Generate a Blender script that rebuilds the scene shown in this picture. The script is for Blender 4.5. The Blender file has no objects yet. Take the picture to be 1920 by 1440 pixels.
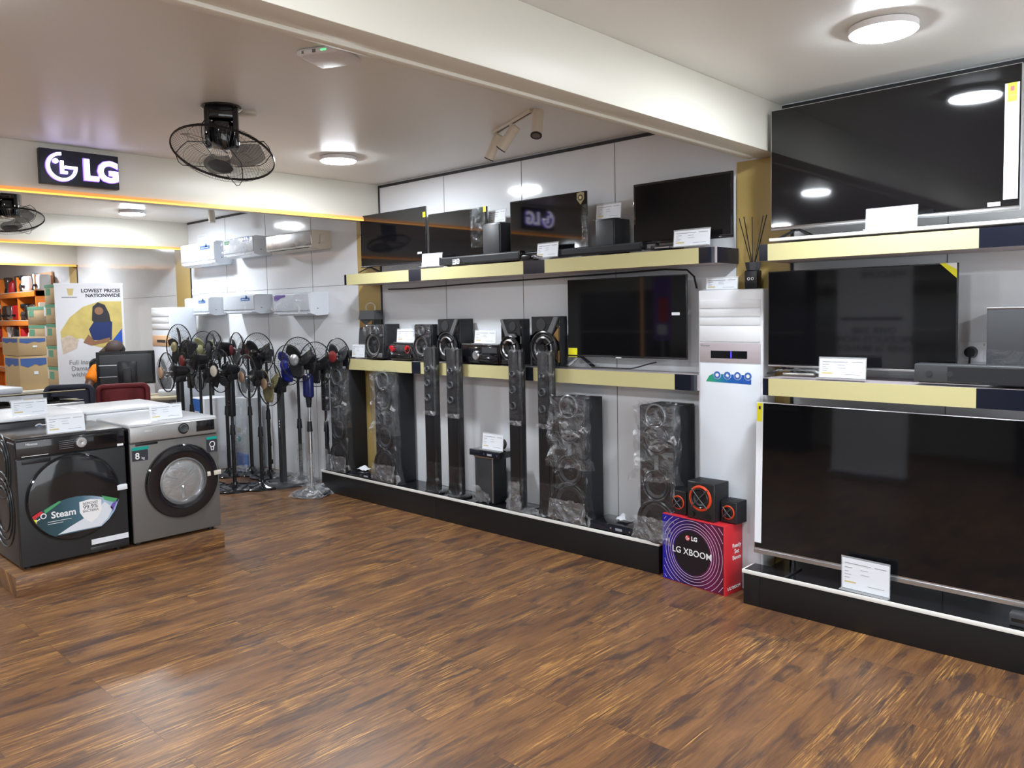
import bpy, bmesh, math, random
from math import sin, cos, pi, radians
from mathutils import Vector, Matrix
random.seed(7)
SC = bpy.context.scene
COL = SC.collection

# ------------------------------------------------------------------ camera
H = 1.6
YAW, PITCH, ROLL, FPX, CY = -0.7548, 0.0620, 0.0190, 1486.0, 675.0
_f = Vector((sin(YAW)*cos(PITCH), cos(YAW)*cos(PITCH), -sin(PITCH)))
_r0 = Vector((cos(YAW), -sin(YAW), 0)); _d0 = _f.cross(_r0)
_r = cos(ROLL)*_r0 + sin(ROLL)*_d0
_d = -sin(ROLL)*_r0 + cos(ROLL)*_d0
cam_data = bpy.data.cameras.new('camera'); cam = bpy.data.objects.new('camera', cam_data); COL.objects.link(cam)
M3 = Matrix((_r, -_d, -_f)).transposed()
cam.matrix_world = Matrix.Translation((0, 0, H)) @ M3.to_4x4()
cam_data.sensor_width = 36; cam_data.lens = 36*FPX/1920
cam_data.shift_y = -(720-CY)/1920
cam_data.clip_start = .05; cam_data.clip_end = 100
SC.camera = cam

def at(px, py, x=None, y=None, z=None):
    """point of the place seen at a pixel, on the plane x=, y= or z="""
    d = _r*((px-960)/FPX) + _d*((py-CY)/FPX) + _f
    t = x/d.x if x is not None else (y/d.y if y is not None else (z-H)/d.z)
    return Vector((0, 0, H)) + d*t

# ------------------------------------------------------------------ world, exposure
w = bpy.data.worlds.new('world'); SC.world = w; w.use_nodes = True
w.node_tree.nodes['Background'].inputs[0].default_value = (.9, .95, 1, 1)
w.node_tree.nodes['Background'].inputs[1].default_value = 1.15
SC.view_settings.view_transform = 'Standard'; SC.view_settings.look = 'None'
SC.view_settings.exposure = 1.93; SC.view_settings.gamma = 1
SC.view_settings.use_curve_mapping = False
LAMP = 86.0          # radiance of the round ceiling lamps

# ------------------------------------------------------------------ materials
def nodes(m):
    m.use_nodes = True; nt = m.node_tree; return nt, nt.nodes['Principled BSDF']
def mat(name, c, rough=.5, metal=0, spec=.5, emit=None, es=1, coat=0, bump=0, bscale=30, var=0, vscale=6, alpha=1, trans=0, ior=1.45):
    m = bpy.data.materials.new(name); nt, b = nodes(m); N = nt.nodes; L = nt.links
    b.inputs['Base Color'].default_value = (*c, 1); b.inputs['Roughness'].default_value = rough
    b.inputs['Metallic'].default_value = metal; b.inputs['Specular IOR Level'].default_value = spec
    b.inputs['Coat Weight'].default_value = coat; b.inputs['Coat Roughness'].default_value = .05
    b.inputs['Alpha'].default_value = alpha; b.inputs['Transmission Weight'].default_value = trans
    b.inputs['IOR'].default_value = ior
    if emit: b.inputs['Emission Color'].default_value = (*emit, 1); b.inputs['Emission Strength'].default_value = es
    if bump or var:
        tc = N.new('ShaderNodeTexCoord')
        nz = N.new('ShaderNodeTexNoise'); nz.inputs['Scale'].default_value = bscale if bump else vscale
        nz.inputs['Detail'].default_value = 4
        L.new(tc.outputs['Object'], nz.inputs['Vector'])
        if bump:
            bp = N.new('ShaderNodeBump'); bp.inputs['Strength'].default_value = 1; bp.inputs['Distance'].default_value = bump
            L.new(nz.outputs['Fac'], bp.inputs['Height']); L.new(bp.outputs['Normal'], b.inputs['Normal'])
        if var:
            n2 = N.new('ShaderNodeTexNoise'); n2.inputs['Scale'].default_value = vscale; n2.inputs['Detail'].default_value = 5
            L.new(tc.outputs['Object'], n2.inputs['Vector'])
            mx = N.new('ShaderNodeMixRGB'); mx.inputs[1].default_value = (*[v*(1-var) for v in c], 1)
            mx.inputs[2].default_value = (*[min(1, v*(1+var)) for v in c], 1)
            L.new(n2.outputs['Fac'], mx.inputs[0]); L.new(mx.outputs[0], b.inputs['Base Color'])
    return m
def srgb(r, g, b):
    f = lambda v: (v/255/12.92) if v/255 <= .04045 else ((v/255+.055)/1.055)**2.4
    return (f(r), f(g), f(b))

def wood_floor(name, plank_w=.165, plank_l=1.2, rough=.36, sc=1.25, upright=False):
    m = bpy.data.materials.new(name); nt, b = nodes(m); N = nt.nodes; L = nt.links
    tc = N.new('ShaderNodeTexCoord'); sp = N.new('ShaderNodeSeparateXYZ'); L.new(tc.outputs['Object'], sp.inputs[0])
    cb = N.new('ShaderNodeCombineXYZ'); L.new(sp.outputs['Y'], cb.inputs['X']); L.new(sp.outputs['X'], cb.inputs['Y'])
    if upright:
        ad = N.new('ShaderNodeMath'); ad.operation = 'ADD'; L.new(sp.outputs['X'], ad.inputs[0]); L.new(sp.outputs['Z'], ad.inputs[1]); L.new(ad.outputs[0], cb.inputs['Y'])
    br = N.new('ShaderNodeTexBrick'); br.offset = .37; br.offset_frequency = 3
    br.inputs['Scale'].default_value = 1; br.inputs['Brick Width'].default_value = plank_l; br.inputs['Row Height'].default_value = plank_w
    br.inputs['Mortar Size'].default_value = .0012; br.inputs['Mortar Smooth'].default_value = .2
    br.inputs['Color1'].default_value = (0, 0, 0, 1); br.inputs['Color2'].default_value = (1, 1, 1, 1); br.inputs['Mortar'].default_value = (.5, .5, .5, 1)
    L.new(cb.outputs[0], br.inputs['Vector'])
    # each plank shows another cut of the grain
    off = N.new('ShaderNodeVectorMath'); off.operation = 'MULTIPLY'; off.inputs[1].default_value = (37, 19, 53)
    L.new(br.outputs['Color'], off.inputs[0])
    def coords(sx, sy):
        v = N.new('ShaderNodeVectorMath'); v.operation = 'MULTIPLY'; v.inputs[1].default_value = (sx*sc, sy*sc, 1)
        L.new(cb.outputs[0], v.inputs[0])
        a = N.new('ShaderNodeVectorMath'); a.operation = 'ADD'; L.new(v.outputs[0], a.inputs[0]); L.new(off.outputs[0], a.inputs[1]); return a
    def noise(sx, sy, det, dist, rg=.6):
        n = N.new('ShaderNodeTexNoise'); n.inputs['Scale'].default_value = 1; n.inputs['Detail'].default_value = det
        n.inputs['Distortion'].default_value = dist; n.inputs['Roughness'].default_value = rg
        L.new(coords(sx, sy).outputs[0], n.inputs['Vector']); return n
    big = noise(.9, 6.0, 6, 1.0); grain = noise(2.2, 38, 7, 1.9, .7); fine = noise(4.5, 120, 4, .8, .6)
    r1 = N.new('ShaderNodeValToRGB'); e = r1.color_ramp.elements
    e[0].position = .30; e[0].color = (*srgb(60, 46, 41), 1); e[1].position = .72; e[1].color = (*srgb(164, 118, 72), 1)
    a = e.new(.44); a.color = (*srgb(99, 69, 49), 1); a = e.new(.56); a.color = (*srgb(125, 88, 57), 1)
    mixf = N.new('ShaderNodeMath'); mixf.operation = 'MULTIPLY_ADD'; mixf.inputs[1].default_value = .62
    L.new(big.outputs['Fac'], mixf.inputs[0])
    g2 = N.new('ShaderNodeMath'); g2.operation = 'MULTIPLY'; g2.inputs[1].default_value = .38; L.new(grain.outputs['Fac'], g2.inputs[0])
    L.new(g2.outputs[0], mixf.inputs[2]); L.new(mixf.outputs[0], r1.inputs[0])
    # pale gold streaks
    r2 = N.new('ShaderNodeValToRGB'); r2.color_ramp.elements[0].position = .52; r2.color_ramp.elements[1].position = .66
    L.new(fine.outputs['Fac'], r2.inputs[0])
    gs = noise(1.1, 3.3, 2, .3); r3 = N.new('ShaderNodeValToRGB'); r3.color_ramp.elements[0].position = .40; r3.color_ramp.elements[1].position = .60
    L.new(gs.outputs['Fac'], r3.inputs[0])
    mm = N.new('ShaderNodeMath'); mm.operation = 'MULTIPLY'; L.new(r2.outputs[0], mm.inputs[0]); L.new(r3.outputs[0], mm.inputs[1])
    m1 = N.new('ShaderNodeMixRGB'); m1.inputs[2].default_value = (*srgb(200, 150, 84), 1)
    L.new(mm.outputs[0], m1.inputs[0]); L.new(r1.outputs[0], m1.inputs[1])
    # dark knots
    kn = noise(2.2, 8.5, 4, .9); r4 = N.new('ShaderNodeValToRGB'); r4.color_ramp.elements[0].position = .53; r4.color_ramp.elements[1].position = .66
    L.new(kn.outputs['Fac'], r4.inputs[0]); kf = N.new('ShaderNodeMath'); kf.operation = 'MULTIPLY'; kf.inputs[1].default_value = .72; L.new(r4.outputs[0], kf.inputs[0])
    m2 = N.new('ShaderNodeMixRGB'); m2.inputs[2].default_value = (*srgb(60, 49, 49), 1); L.new(kf.outputs[0], m2.inputs[0]); L.new(m1.outputs[0], m2.inputs[1])
    # plank seams
    m3 = N.new('ShaderNodeMixRGB'); m3.inputs[2].default_value = (*srgb(52, 36, 28), 1)
    sf = N.new('ShaderNodeMath'); sf.operation = 'MULTIPLY'; sf.inputs[1].default_value = .6; L.new(br.outputs['Fac'], sf.inputs[0])
    L.new(sf.outputs[0], m3.inputs[0]); L.new(m2.outputs[0], m3.inputs[1]); L.new(m3.outputs[0], b.inputs['Base Color'])
    b.inputs['Roughness'].default_value = rough; b.inputs['Specular IOR Level'].default_value = .5
    bp = N.new('ShaderNodeBump'); bp.inputs['Distance'].default_value = .0006; bp.inputs['Strength'].default_value = .6
    L.new(grain.outputs['Fac'], bp.inputs['Height']); L.new(bp.outputs['Normal'], b.inputs['Normal'])
    return m

def film(name, fac=.3, tint=(.9, .92, .95), bs=28, dist=.02, milky=.08, lo=.58, hi=.75):
    """clear crinkled packing film: mostly see-through, with painted white glints"""
    m = bpy.data.materials.new(name); m.use_nodes = True; nt = m.node_tree; N = nt.nodes; L = nt.links; N.clear()
    o = N.new('ShaderNodeOutputMaterial'); tr = N.new('ShaderNodeBsdfTransparent'); tr.inputs[0].default_value = (.93, .94, .95, 1)
    gl = N.new('ShaderNodeBsdfGlossy'); gl.inputs['Roughness'].default_value = .13; gl.inputs['Color'].default_value = (*tint, 1)
    df = N.new('ShaderNodeBsdfDiffuse'); df.inputs[0].default_value = (*tint, 1)
    tc = N.new('ShaderNodeTexCoord'); nz = N.new('ShaderNodeTexNoise'); nz.inputs['Scale'].default_value = bs; nz.inputs['Detail'].default_value = 5; nz.inputs['Distortion'].default_value = 1.2
    L.new(tc.outputs['Object'], nz.inputs['Vector'])
    bp = N.new('ShaderNodeBump'); bp.inputs['Distance'].default_value = dist; L.new(nz.outputs['Fac'], bp.inputs['Height'])
    L.new(bp.outputs[0], gl.inputs['Normal']); L.new(bp.outputs[0], df.inputs['Normal'])
    rp = N.new('ShaderNodeValToRGB'); rp.color_ramp.elements[0].position = lo; rp.color_ramp.elements[1].position = hi
    rp.color_ramp.elements[0].color = (milky, milky, milky, 1); rp.color_ramp.elements[1].color = (min(1, milky+.5),)*3+(1,)  # pale flecks from the noise paint in the crinkle highlights
    L.new(nz.outputs['Fac'], rp.inputs[0])
    a = N.new('ShaderNodeMixShader'); L.new(rp.outputs[0], a.inputs[0]); L.new(tr.outputs[0], a.inputs[1]); L.new(df.outputs[0], a.inputs[2])
    c = N.new('ShaderNodeMixShader'); c.inputs[0].default_value = fac; L.new(a.outputs[0], c.inputs[1]); L.new(gl.outputs[0], c.inputs[2])
    L.new(c.outputs[0], o.inputs[0]); return m

def gradient_print(name, stops, axis='X', scale=1.0, offset=0.0, rough=.35):
    """printed colour ramp across a surface (ink, not light)"""
    m = bpy.data.materials.new(name); nt, b = nodes(m); N = nt.nodes; L = nt.links
    tc = N.new('ShaderNodeTexCoord'); sp = N.new('ShaderNodeSeparateXYZ'); L.new(tc.outputs['Object'], sp.inputs[0])
    ma = N.new('ShaderNodeMath'); ma.operation = 'MULTIPLY_ADD'; ma.inputs[1].default_value = scale; ma.inputs[2].default_value = offset
    L.new(sp.outputs[axis], ma.inputs[0]); r = N.new('ShaderNodeValToRGB'); e = r.color_ramp.elements
    e[0].position = stops[0][0]; e[0].color = (*stops[0][1], 1); e[1].position = stops[-1][0]; e[1].color = (*stops[-1][1], 1)
    for p, c in stops[1:-1]: k = e.new(p); k.color = (*c, 1)
    L.new(ma.outputs[0], r.inputs[0]); L.new(r.outputs[0], b.inputs['Base Color']); b.inputs['Roughness'].default_value = rough
    return m

M = dict(
 floor=wood_floor('dark_oak_planks'), plinth=wood_floor('plinth_wood', .4, 3.0, .4, 1.0, True),
 ceiling=mat('ceiling_paint', (.80, .80, .77), .38, bump=.0006, bscale=5, var=.03, vscale=.8),
 beam=mat('cream_paint', (.72, .70, .62), .42, bump=.0005, bscale=6, var=.02, vscale=1.2),
 panel=mat('glossy_white_panel', (.80, .82, .85), .10, spec=.55, bump=.010, bscale=1.1),
 seam=mat('panel_seam', (.22, .21, .2), .6), darkgap=mat('dark_shadow_gap', (.03, .03, .035), .6),
 gold=mat('gold_panel', (.50, .36, .13), .35, spec=.4), fascia=mat('yellow_fascia', (.58, .53, .27), .38),
 navy=mat('navy_gloss_laminate', (.010, .012, .022), .12), black_lam=mat('black_grained_laminate', (.008, .008, .009), .35, bump=.0004, bscale=180),
 black_top=mat('black_gloss_top', (.012, .012, .014), .12), white_edge=mat('white_edge_band', (.85, .84, .80), .4),
 white=mat('white_plastic', (.78, .80, .83), .3), white2=mat('cool_white_plastic', (.72, .76, .82), .25), cream=mat('cream_plastic', (.68, .62, .52), .45),
 black=mat('black_plastic', (.012, .012, .014), .35), blackm=mat('black_vinyl_cabinet', (.012, .013, .016), .55, bump=.0004, bscale=200),
 gblack=mat('gloss_black_plastic', (.008, .008, .01), .08, coat=.5), charcoal=mat('charcoal_plastic', (.045, .048, .053), .45),
 screen=mat('television_screen', (.004, .004, .005), .045, spec=.62), screen2=mat('matte_television_screen', (.004, .004, .005), .14, spec=.35), bezel=mat('dark_bezel', (.02, .02, .022), .25),
 silver=mat('brushed_silver', (.62, .63, .65), .28, metal=1), chrome=mat('chrome', (.8, .8, .82), .08, metal=1), wire=mat('black_guard_wire', (.01, .01, .012), .3),
 steel=mat('grey_steel_paint', (.17, .165, .16), .38, metal=.35), steel2=mat('silver_panel_paint', (.42, .42, .42), .3, metal=.6), wmdark=mat('dark_grey_enamel', (.030, .032, .034), .33, metal=.2),
 cone=mat('speaker_cone', (.13, .12, .11), .5), cone2=mat('dark_speaker_cone', (.03, .03, .033), .45), orange=mat('orange_plastic', (.65, .06, .015), .35),
 rim=mat('grey_speaker_ring', (.20, .21, .22), .22, metal=.5), red=mat('red_plastic', (.45, .015, .02), .3), bronze=mat('bronze_foil', (.5, .3, .12), .25, metal=.8),
 peach=mat('copper_cap', (.62, .40, .26), .3, metal=.35), goldcap=mat('gold_blade', (.38, .34, .18), .25, metal=.3), bluebl=mat('blue_blade', (.02, .03, .30), .2),
 smoke=mat('smoke_blade', (.10, .105, .11), .15, alpha=.5), olive=mat('olive_blade', (.30, .30, .16), .3), acrylic=mat('clear_acrylic', (.9, .92, .94), .03, alpha=.22, spec=.8),
 paper=mat('white_card', (.78, .81, .86), .6), ink=mat('grey_ink', (.30, .31, .34), .7), gold_ink=mat('gold_ink', (.62, .50, .22), .6), dark_ink=mat('dark_ink', (.03, .03, .04), .6),
 yellow=mat('yellow_sticker', (.85, .80, .02), .5), whiteink=mat('white_ink', (.85, .85, .86), .5), film=film('clear_film', .10), filmb=film('crinkled_film', .085, bs=9, dist=.06, milky=.01, lo=.60, hi=.72),
 filmd=film('tight_film', .045, bs=9, dist=.04, milky=.005, lo=.62, hi=.8), haze=film('milky_film', .12, bs=14, dist=.05, milky=.08, lo=.55, hi=.75), lampglow=mat('lamp_diffuser', (1, 1, 1), .5, emit=(.88, .94, 1), es=LAMP), lamprim=mat('lamp_rim', (.9, .9, .92), .3),
 led=mat('amber_led', (1, .5, .1), .5, emit=(1, .40, .06), es=.5), ledb=mat('amber_profile', (.9, .45, .15), .4, emit=(1, .28, .04), es=.14), sign=mat('lit_sign_letter', (1, 1, 1), .5, emit=(.86, .82, 1), es=.9),
 halo=mat('sign_letter_side', (.2, .1, .9), .5, emit=(.25, .14, 1), es=.5), signbg=mat('sign_panel', (.012, .014, .02), .4),
 card=mat('cardboard', (.46, .32, .16), .75, var=.08, vscale=3), card2=mat('pale_cardboard', (.56, .42, .24), .75, var=.08, vscale=3), teal=mat('teal_print', (.16, .42, .28), .6), blueprint=mat('blue_print', (.06, .12, .32), .6), tape=mat('brown_tape', (.34, .24, .12), .35),
 teald=mat('teal_label', (.0, .33, .27), .4), glass=mat('clear_glass', (.9, .95, .95), .03, alpha=.18, spec=.8), drum=mat('steel_drum', (.42, .42, .44), .2, metal=1, bump=.004, bscale=40),
 redbox=mat('red_carton', (.58, .025, .035), .4), maroon=mat('maroon_mesh', (.16, .018, .022), .7, bump=.002, bscale=300), navych=mat('dark_navy_mesh', (.025, .027, .045), .7, bump=.002, bscale=300),
 skin=mat('brown_skin', (.10, .045, .025), .5), shirt=mat('orange_shirt', (.90, .24, .01), .8, bump=.003, bscale=18), hair=mat('black_hair', (.008, .007, .007), .7, bump=.004, bscale=120), cap=mat('brown_cap', (.05, .03, .025), .7),
 wood=mat('pale_wood_top', (.50, .42, .28), .4), greyu=mat('light_grey_unit', (.52, .54, .56), .4), pink=mat('pink_panel', (.45, .40, .42), .4), blue=mat('blue_sticker', (.05, .16, .50), .4), green=mat('green_sticker', (.08, .35, .14), .4),
 dblue=mat('blue_led', (.02, .02, 1), .4, emit=(.05, .05, 1), es=.6), dgreen=mat('green_led', (.1, 1, .2), .4, emit=(.1, 1, .25), es=.5), backwall=mat('grey_wall', (.42, .44, .41), .6), furn=mat('reflected_dark', (.02, .02, .022), .5),
 posterw=mat('poster_paper', (.75, .76, .80), .5), purple=mat('purple_poster', (.16, .08, .42), .5), orangeshelf=mat('orange_shelf', (.85, .24, .03), .4), peachshelf=mat('peach_back', (.75, .48, .28), .5),
 dullred=mat('dull_red_plastic', (.22, .025, .025), .35), toplid=mat('light_grey_lid', (.50, .51, .53), .25), amberglass=mat('smoked_glass', (.07, .05, .04), .12), tealb=mat('teal_knot', (.02, .2, .22), .4), brown=mat('brown_leather', (.05, .03, .02), .4))

# ------------------------------------------------------------------ mesh builder
class MB:
    def __init__(s, T=None): s.bm = bmesh.new(); s.mats = []; s.T = T
    def _m(s, m):
        m = M[m] if isinstance(m, str) else m
        if m not in s.mats: s.mats.append(m)
        return s.mats.index(m)
    def _fin(s, vs, fs, m, T=None):
        mi = s._m(m)
        for f in fs: f.material_index = mi
        if T is not None: bmesh.ops.transform(s.bm, matrix=T, verts=list(vs))
        return s
    def box(s, x0, x1, y0, y1, z0, z1, m='black', bev=0, T=None, seg=2):
        r = bmesh.ops.create_cube(s.bm, size=1); vs = r['verts']
        for v in vs: v.co = Vector((x0+(v.co.x+.5)*(x1-x0), y0+(v.co.y+.5)*(y1-y0), z0+(v.co.z+.5)*(z1-z0)))
        fs = {f for v in vs for f in v.link_faces}
        if bev:
            es = {e for v in vs for e in v.link_edges}
            r = bmesh.ops.bevel(s.bm, geom=list(es), offset=bev, segments=seg, affect='EDGES', profile=.5)
            vs = r['verts']; fs = set(r['faces']) | {f for v in vs for f in v.link_faces}
            vs = {v for f in fs for v in f.verts}
        return s._fin(vs, fs, m, T)
    def cyl(s, p0, p1, r0, r1=None, m='black', n=16, caps=True):
        r1 = r0 if r1 is None else r1; p0 = Vector(p0); p1 = Vector(p1); d = p1-p0
        q = d.to_track_quat('Z', 'Y').to_matrix().to_4x4(); T = Matrix.Translation(p0) @ q
        return s.lathe([(r0, 0), (r1, d.length)], n, m, T, caps)
    def lathe(s, prof, n=24, m='black', T=None, caps=False, sx=1, sy=1):
        rings = []
        for r, z in prof:
            rings.append([s.bm.verts.new((r*cos(2*pi*i/n)*sx, r*sin(2*pi*i/n)*sy, z)) for i in range(n)])
        fs = []
        for a, b in zip(rings, rings[1:]):
            for i in range(n): fs.append(s.bm.faces.new((a[i], a[(i+1) % n], b[(i+1) % n], b[i])))
        if caps: fs.append(s.bm.faces.new(list(reversed(rings[0])))); fs.append(s.bm.faces.new(rings[-1]))
        return s._fin([v for R in rings for v in R], fs, m, T)
    def tube(s, pts, r, m='black', n=6, closed=False, T=None):
        pts = [Vector(p) for p in pts]; k = len(pts); rings = []; up = None
        for i, p in enumerate(pts):
            a = pts[(i-1) % k] if (closed or i > 0) else p; b = pts[(i+1) % k] if (closed or i < k-1) else p
            t = (b-a).normalized()
            if up is None: up = t.orthogonal().normalized()
            up = (up - t*up.dot(t)).normalized(); sd = t.cross(up)
            rr = r[i] if isinstance(r, (list, tuple)) else r
            rings.append([s.bm.verts.new(p + up*cos(2*pi*j/n)*rr + sd*sin(2*pi*j/n)*rr) for j in range(n)])
        fs = []
        for i in range(k if closed else k-1):
            a = rings[i]; b = rings[(i+1) % k]
            for j in range(n): fs.append(s.bm.faces.new((a[j], a[(j+1) % n], b[(j+1) % n], b[j])))
        if not closed: fs.append(s.bm.faces.new(list(reversed(rings[0])))); fs.append(s.bm.faces.new(rings[-1]))
        return s._fin([v for R in rings for v in R], fs, m, T)
    def ring(s, c, R, r, m='black', n=32, k=6, axis='Y', T=None, sx=1):
        pts = []
        for i in range(n):
            a = 2*pi*i/n; u, v = R*cos(a)*sx, R*sin(a)
            pts.append(Vector(c)+(Vector((u, 0, v)) if axis == 'Y' else Vector((u, v, 0)) if axis == 'Z' else Vector((0, u, v))))
        return s.tube(pts, r, m, k, True, T)
    def disc(s, c, r, m='black', n=24, th=.002, T=None, r2=None):
        """flat disc facing -y"""
        c = Vector(c); return s.lathe([(r, 0), (r if r2 is None else r2, th)], n, m, (T or Matrix.Identity(4)) @ Matrix.Translation(c) @ Matrix.Rotation(pi/2, 4, 'X'), True)
    def prism(s, poly, m='black', th=.002, y=0, T=None):
        """polygon in xz facing -y, from y-th to y"""
        a = [s.bm.verts.new((p[0], y-th, p[1])) for p in poly]; b = [s.bm.verts.new((p[0], y, p[1])) for p in poly]; n = len(poly)
        fs = [s.bm.faces.new(a), s.bm.faces.new(list(reversed(b)))]
        for i in range(n): fs.append(s.bm.faces.new((a[(i+1) % n], a[i], b[i], b[(i+1) % n])))
        return s._fin(a+b, fs, m, T)
    def hull(s, pts, m='black', T=None):
        vs = [s.bm.verts.new(p) for p in pts]; r = bmesh.ops.convex_hull(s.bm, input=vs)
        fs = [g for g in r['geom'] if isinstance(g, bmesh.types.BMFace)]; return s._fin(vs, fs, m, T)
    def grid(s, fn, nu, nv, m='film', T=None):
        g = [[s.bm.verts.new(fn(i/nu, j/nv)) for j in range(nv+1)] for i in range(nu+1)]
        fs = [s.bm.faces.new((g[i][j], g[i+1][j], g[i+1][j+1], g[i][j+1])) for i in range(nu) for j in range(nv)]
        return s._fin([v for R in g for v in R], fs, m, T)
    def build(s, name, parent=None, loc=None, rot=None, smooth=True, norm=True, sub=0):
        if norm: bmesh.ops.recalc_face_normals(s.bm, faces=s.bm.faces)
        if s.T is not None: bmesh.ops.transform(s.bm, matrix=s.T, verts=s.bm.verts)
        me = bpy.data.meshes.new(name); s.bm.to_mesh(me); s.bm.free()
        for m in s.mats: me.materials.append(m)
        if smooth:
            me.shade_smooth(); me.set_sharp_from_angle(angle=radians(35))
        o = bpy.data.objects.new(name, me); COL.objects.link(o)
        if parent: o.parent = parent
        if loc is not None: o.location = loc
        if rot is not None: o.rotation_euler = rot
        if sub: md = o.modifiers.new('s', 'SUBSURF'); md.levels = md.render_levels = sub
        return o
def TR(x=0, y=0, z=0, rx=0, ry=0, rz=0, s=1):
    return Matrix.Translation((x, y, z)) @ Matrix.Rotation(rz, 4, 'Z') @ Matrix.Rotation(ry, 4, 'Y') @ Matrix.Rotation(rx, 4, 'X') @ Matrix.Scale(s, 4)
def tag(o, label=None, cat=None, group=None, kind=None):
    if label: o['label'] = label
    if cat: o['category'] = cat
    if group: o['group'] = group
    if kind: o['kind'] = kind
    return o
def thing(name, label, cat, loc=(0, 0, 0), rz=0, group=None):
    o = bpy.data.objects.new(name, None); COL.objects.link(o); o.empty_display_size = .1
    o.location = loc; o.rotation_euler = (0, 0, rz); return tag(o, label, cat, group)
def struct(name, mb): o = mb.build(name); o['kind'] = 'structure'; return o
def text(s, size, m, parent, loc, name='lettering', rz=0, rx=pi/2, ext=.0008, align='CENTER', sx=1, sp=1, bold=0, ry=0):
    cu = bpy.data.curves.new('t', 'FONT'); cu.body = s; cu.size = size; cu.align_x = align; cu.align_y = 'CENTER'; cu.extrude = ext
    cu.offset = bold; cu.resolution_u = 3; cu.space_character = sp
    o = bpy.data.objects.new('t', cu); COL.objects.link(o)
    me = bpy.data.meshes.new_from_object(o.evaluated_get(bpy.context.evaluated_depsgraph_get()))
    bpy.data.objects.remove(o); bpy.data.curves.remove(cu); me.name = name
    me.materials.clear(); me.materials.append(M[m] if isinstance(m, str) else m)
    t = bpy.data.objects.new(name, me); COL.objects.link(t); t.parent = parent; t.location = loc; t.rotation_euler = (rx, ry, rz); t.scale.x = sx
    return t
def arc(cx, cy, r, a0, a1, n=16): return [(cx+r*cos(radians(a0+(a1-a0)*i/n)), cy+r*sin(radians(a0+(a1-a0)*i/n))) for i in range(n+1)]
def band(cx, cy, r0, r1, a0, a1, n=24): return arc(cx, cy, r1, a0, a1, n)+arc(cx, cy, r0, a1, a0, n)

# ================================================================== THE SETTING
W = 4.26; HC = 2.70
struct('floor', MB().box(-19, 3.6, -4.6, 4.4, -.1, 0, 'floor'))
struct('ceiling', MB().box(-19, 3.6, -4.6, 4.4, HC, HC+.1, 'ceiling'))
struct('wall_back', MB().box(-19, 3.6, W, W+.12, 0, HC, 'panel'))
struct('wall_front', MB().box(-19, 3.6, -4.62, -4.5, 0, HC, 'backwall'))
struct('wall_right', MB().box(3.5, 3.62, -4.5, -3.6, 0, HC, 'backwall').box(3.5, 3.62, 3.2, W, 0, HC, 'backwall').box(3.5, 3.62, -3.6, 3.2, 2.55, HC, 'backwall'))
wd = MB().box(3.54, 3.55, -3.6, 3.2, .02, 2.55, 'glass')
for yy in (-3.6, -1.35, .9, 3.15): wd.box(3.52, 3.58, yy, yy+.05, 0, 2.55, 'silver')
struct('added_window_1', wd)  # added glazed opening, lets daylight in as fill light
struct('wall_left', MB().box(-19.1, -18.9, -4.5, W, 0, HC, 'beam'))
ti = [0]
def trim(mb): ti[0] += 1; return struct('trim_%d' % ti[0], mb)
trim(MB().box(-2.085, -1.94, -4.5, W, 2.43, HC, 'beam', .004).box(-2.10, -2.06, -4.5, W-.08, 2.418, 2.445, 'beam', .004))
for bx in (-5.54, -9.2, -12.9): trim(MB().box(bx-.30, bx, -4.5, W, 2.41, HC, 'beam', .003))
for a, b in ((-5.87, -5.545), (-2.20, -1.88), (-9.56, -9.17), (-13.25, -12.92)):
    trim(MB().box(a, b, W-.008, W, 0, 2.425, 'gold').box(b, b+.012, W-.012, W, 0, 2.425, 'darkgap'))
sm = MB()
for x in (-4.71, -3.88, -3.06, -1.10, -.3, -6.61, -7.45, -8.3): sm.box(x-.0025, x+.0025, W-.0015, W+.01, 0, 2.68, 'seam')
sm.box(-9.15, -5.9, W-.0015, W+.01, 1.862, 1.866, 'seam').box(-12.9, -9.6, W-.0015, W+.01, 1.86, 1.864, 'seam').box(-9.15, -5.9, W-.0015, W+.01, 1.18, 1.184, 'seam')
trim(sm)
trim(MB().box(-5.53, -2.09, W-.012, W+.01, 2.672, 2.692, 'darkgap').box(-5.54, -5.532, W-.012, W+.01, 2.42, 2.69, 'darkgap')
     .box(-9.19, -5.85, W-.012, W+.01, 2.68, 2.70, 'darkgap').box(-1.93, 3.4, W-.012, W+.01, 2.672, 2.692, 'darkgap'))
# plinths and shelves of the two display units belong to the fit-out
def plinth(name, label, x0, x1, y0, h, nx=0, ny=0):
    t = thing(name, label, 'platform', (x0, y0, 0))
    L = x1-x0; D = W-.012-y0
    if nx:
        MB().box(nx, L-.006, .006, D, 0, h-.018, 'black_lam', .003).box(.006, nx, .006, ny, 0, h-.018, 'black_lam', .003).build('body', t)
        MB().box(nx, L, .014, D, h-.016, h-.001, 'black_top').box(.004, nx, .014, ny, h-.016, h-.001, 'black_top').build('top_board', t)
        MB().box(0, L, 0, .010, h-.020, h, 'white_edge', .002).box(0, .010, .011, ny, h-.020, h, 'white_edge', .002).build('edge_band', t); return t
    MB().box(0.006, L-.006, .006, D, 0, h-.018, 'black_lam', .003).box(1.55 if L > 2 else .8, (1.55 if L > 2 else .8)+.003, .003, .01, .004, h-.02, 'darkgap').build('body', t)
    MB().box(.004, L-.004, .014, D, h-.016, h-.001, 'black_top').build('top_board', t)
    MB().box(0, L, 0, .010, h-.020, h, 'white_edge', .002).box(L-.010, L, .011, D, h-.020, h, 'white_edge', .002).box(0, .010, .011, D, h-.020, h, 'white_edge', .002).build('edge_band', t)
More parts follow.
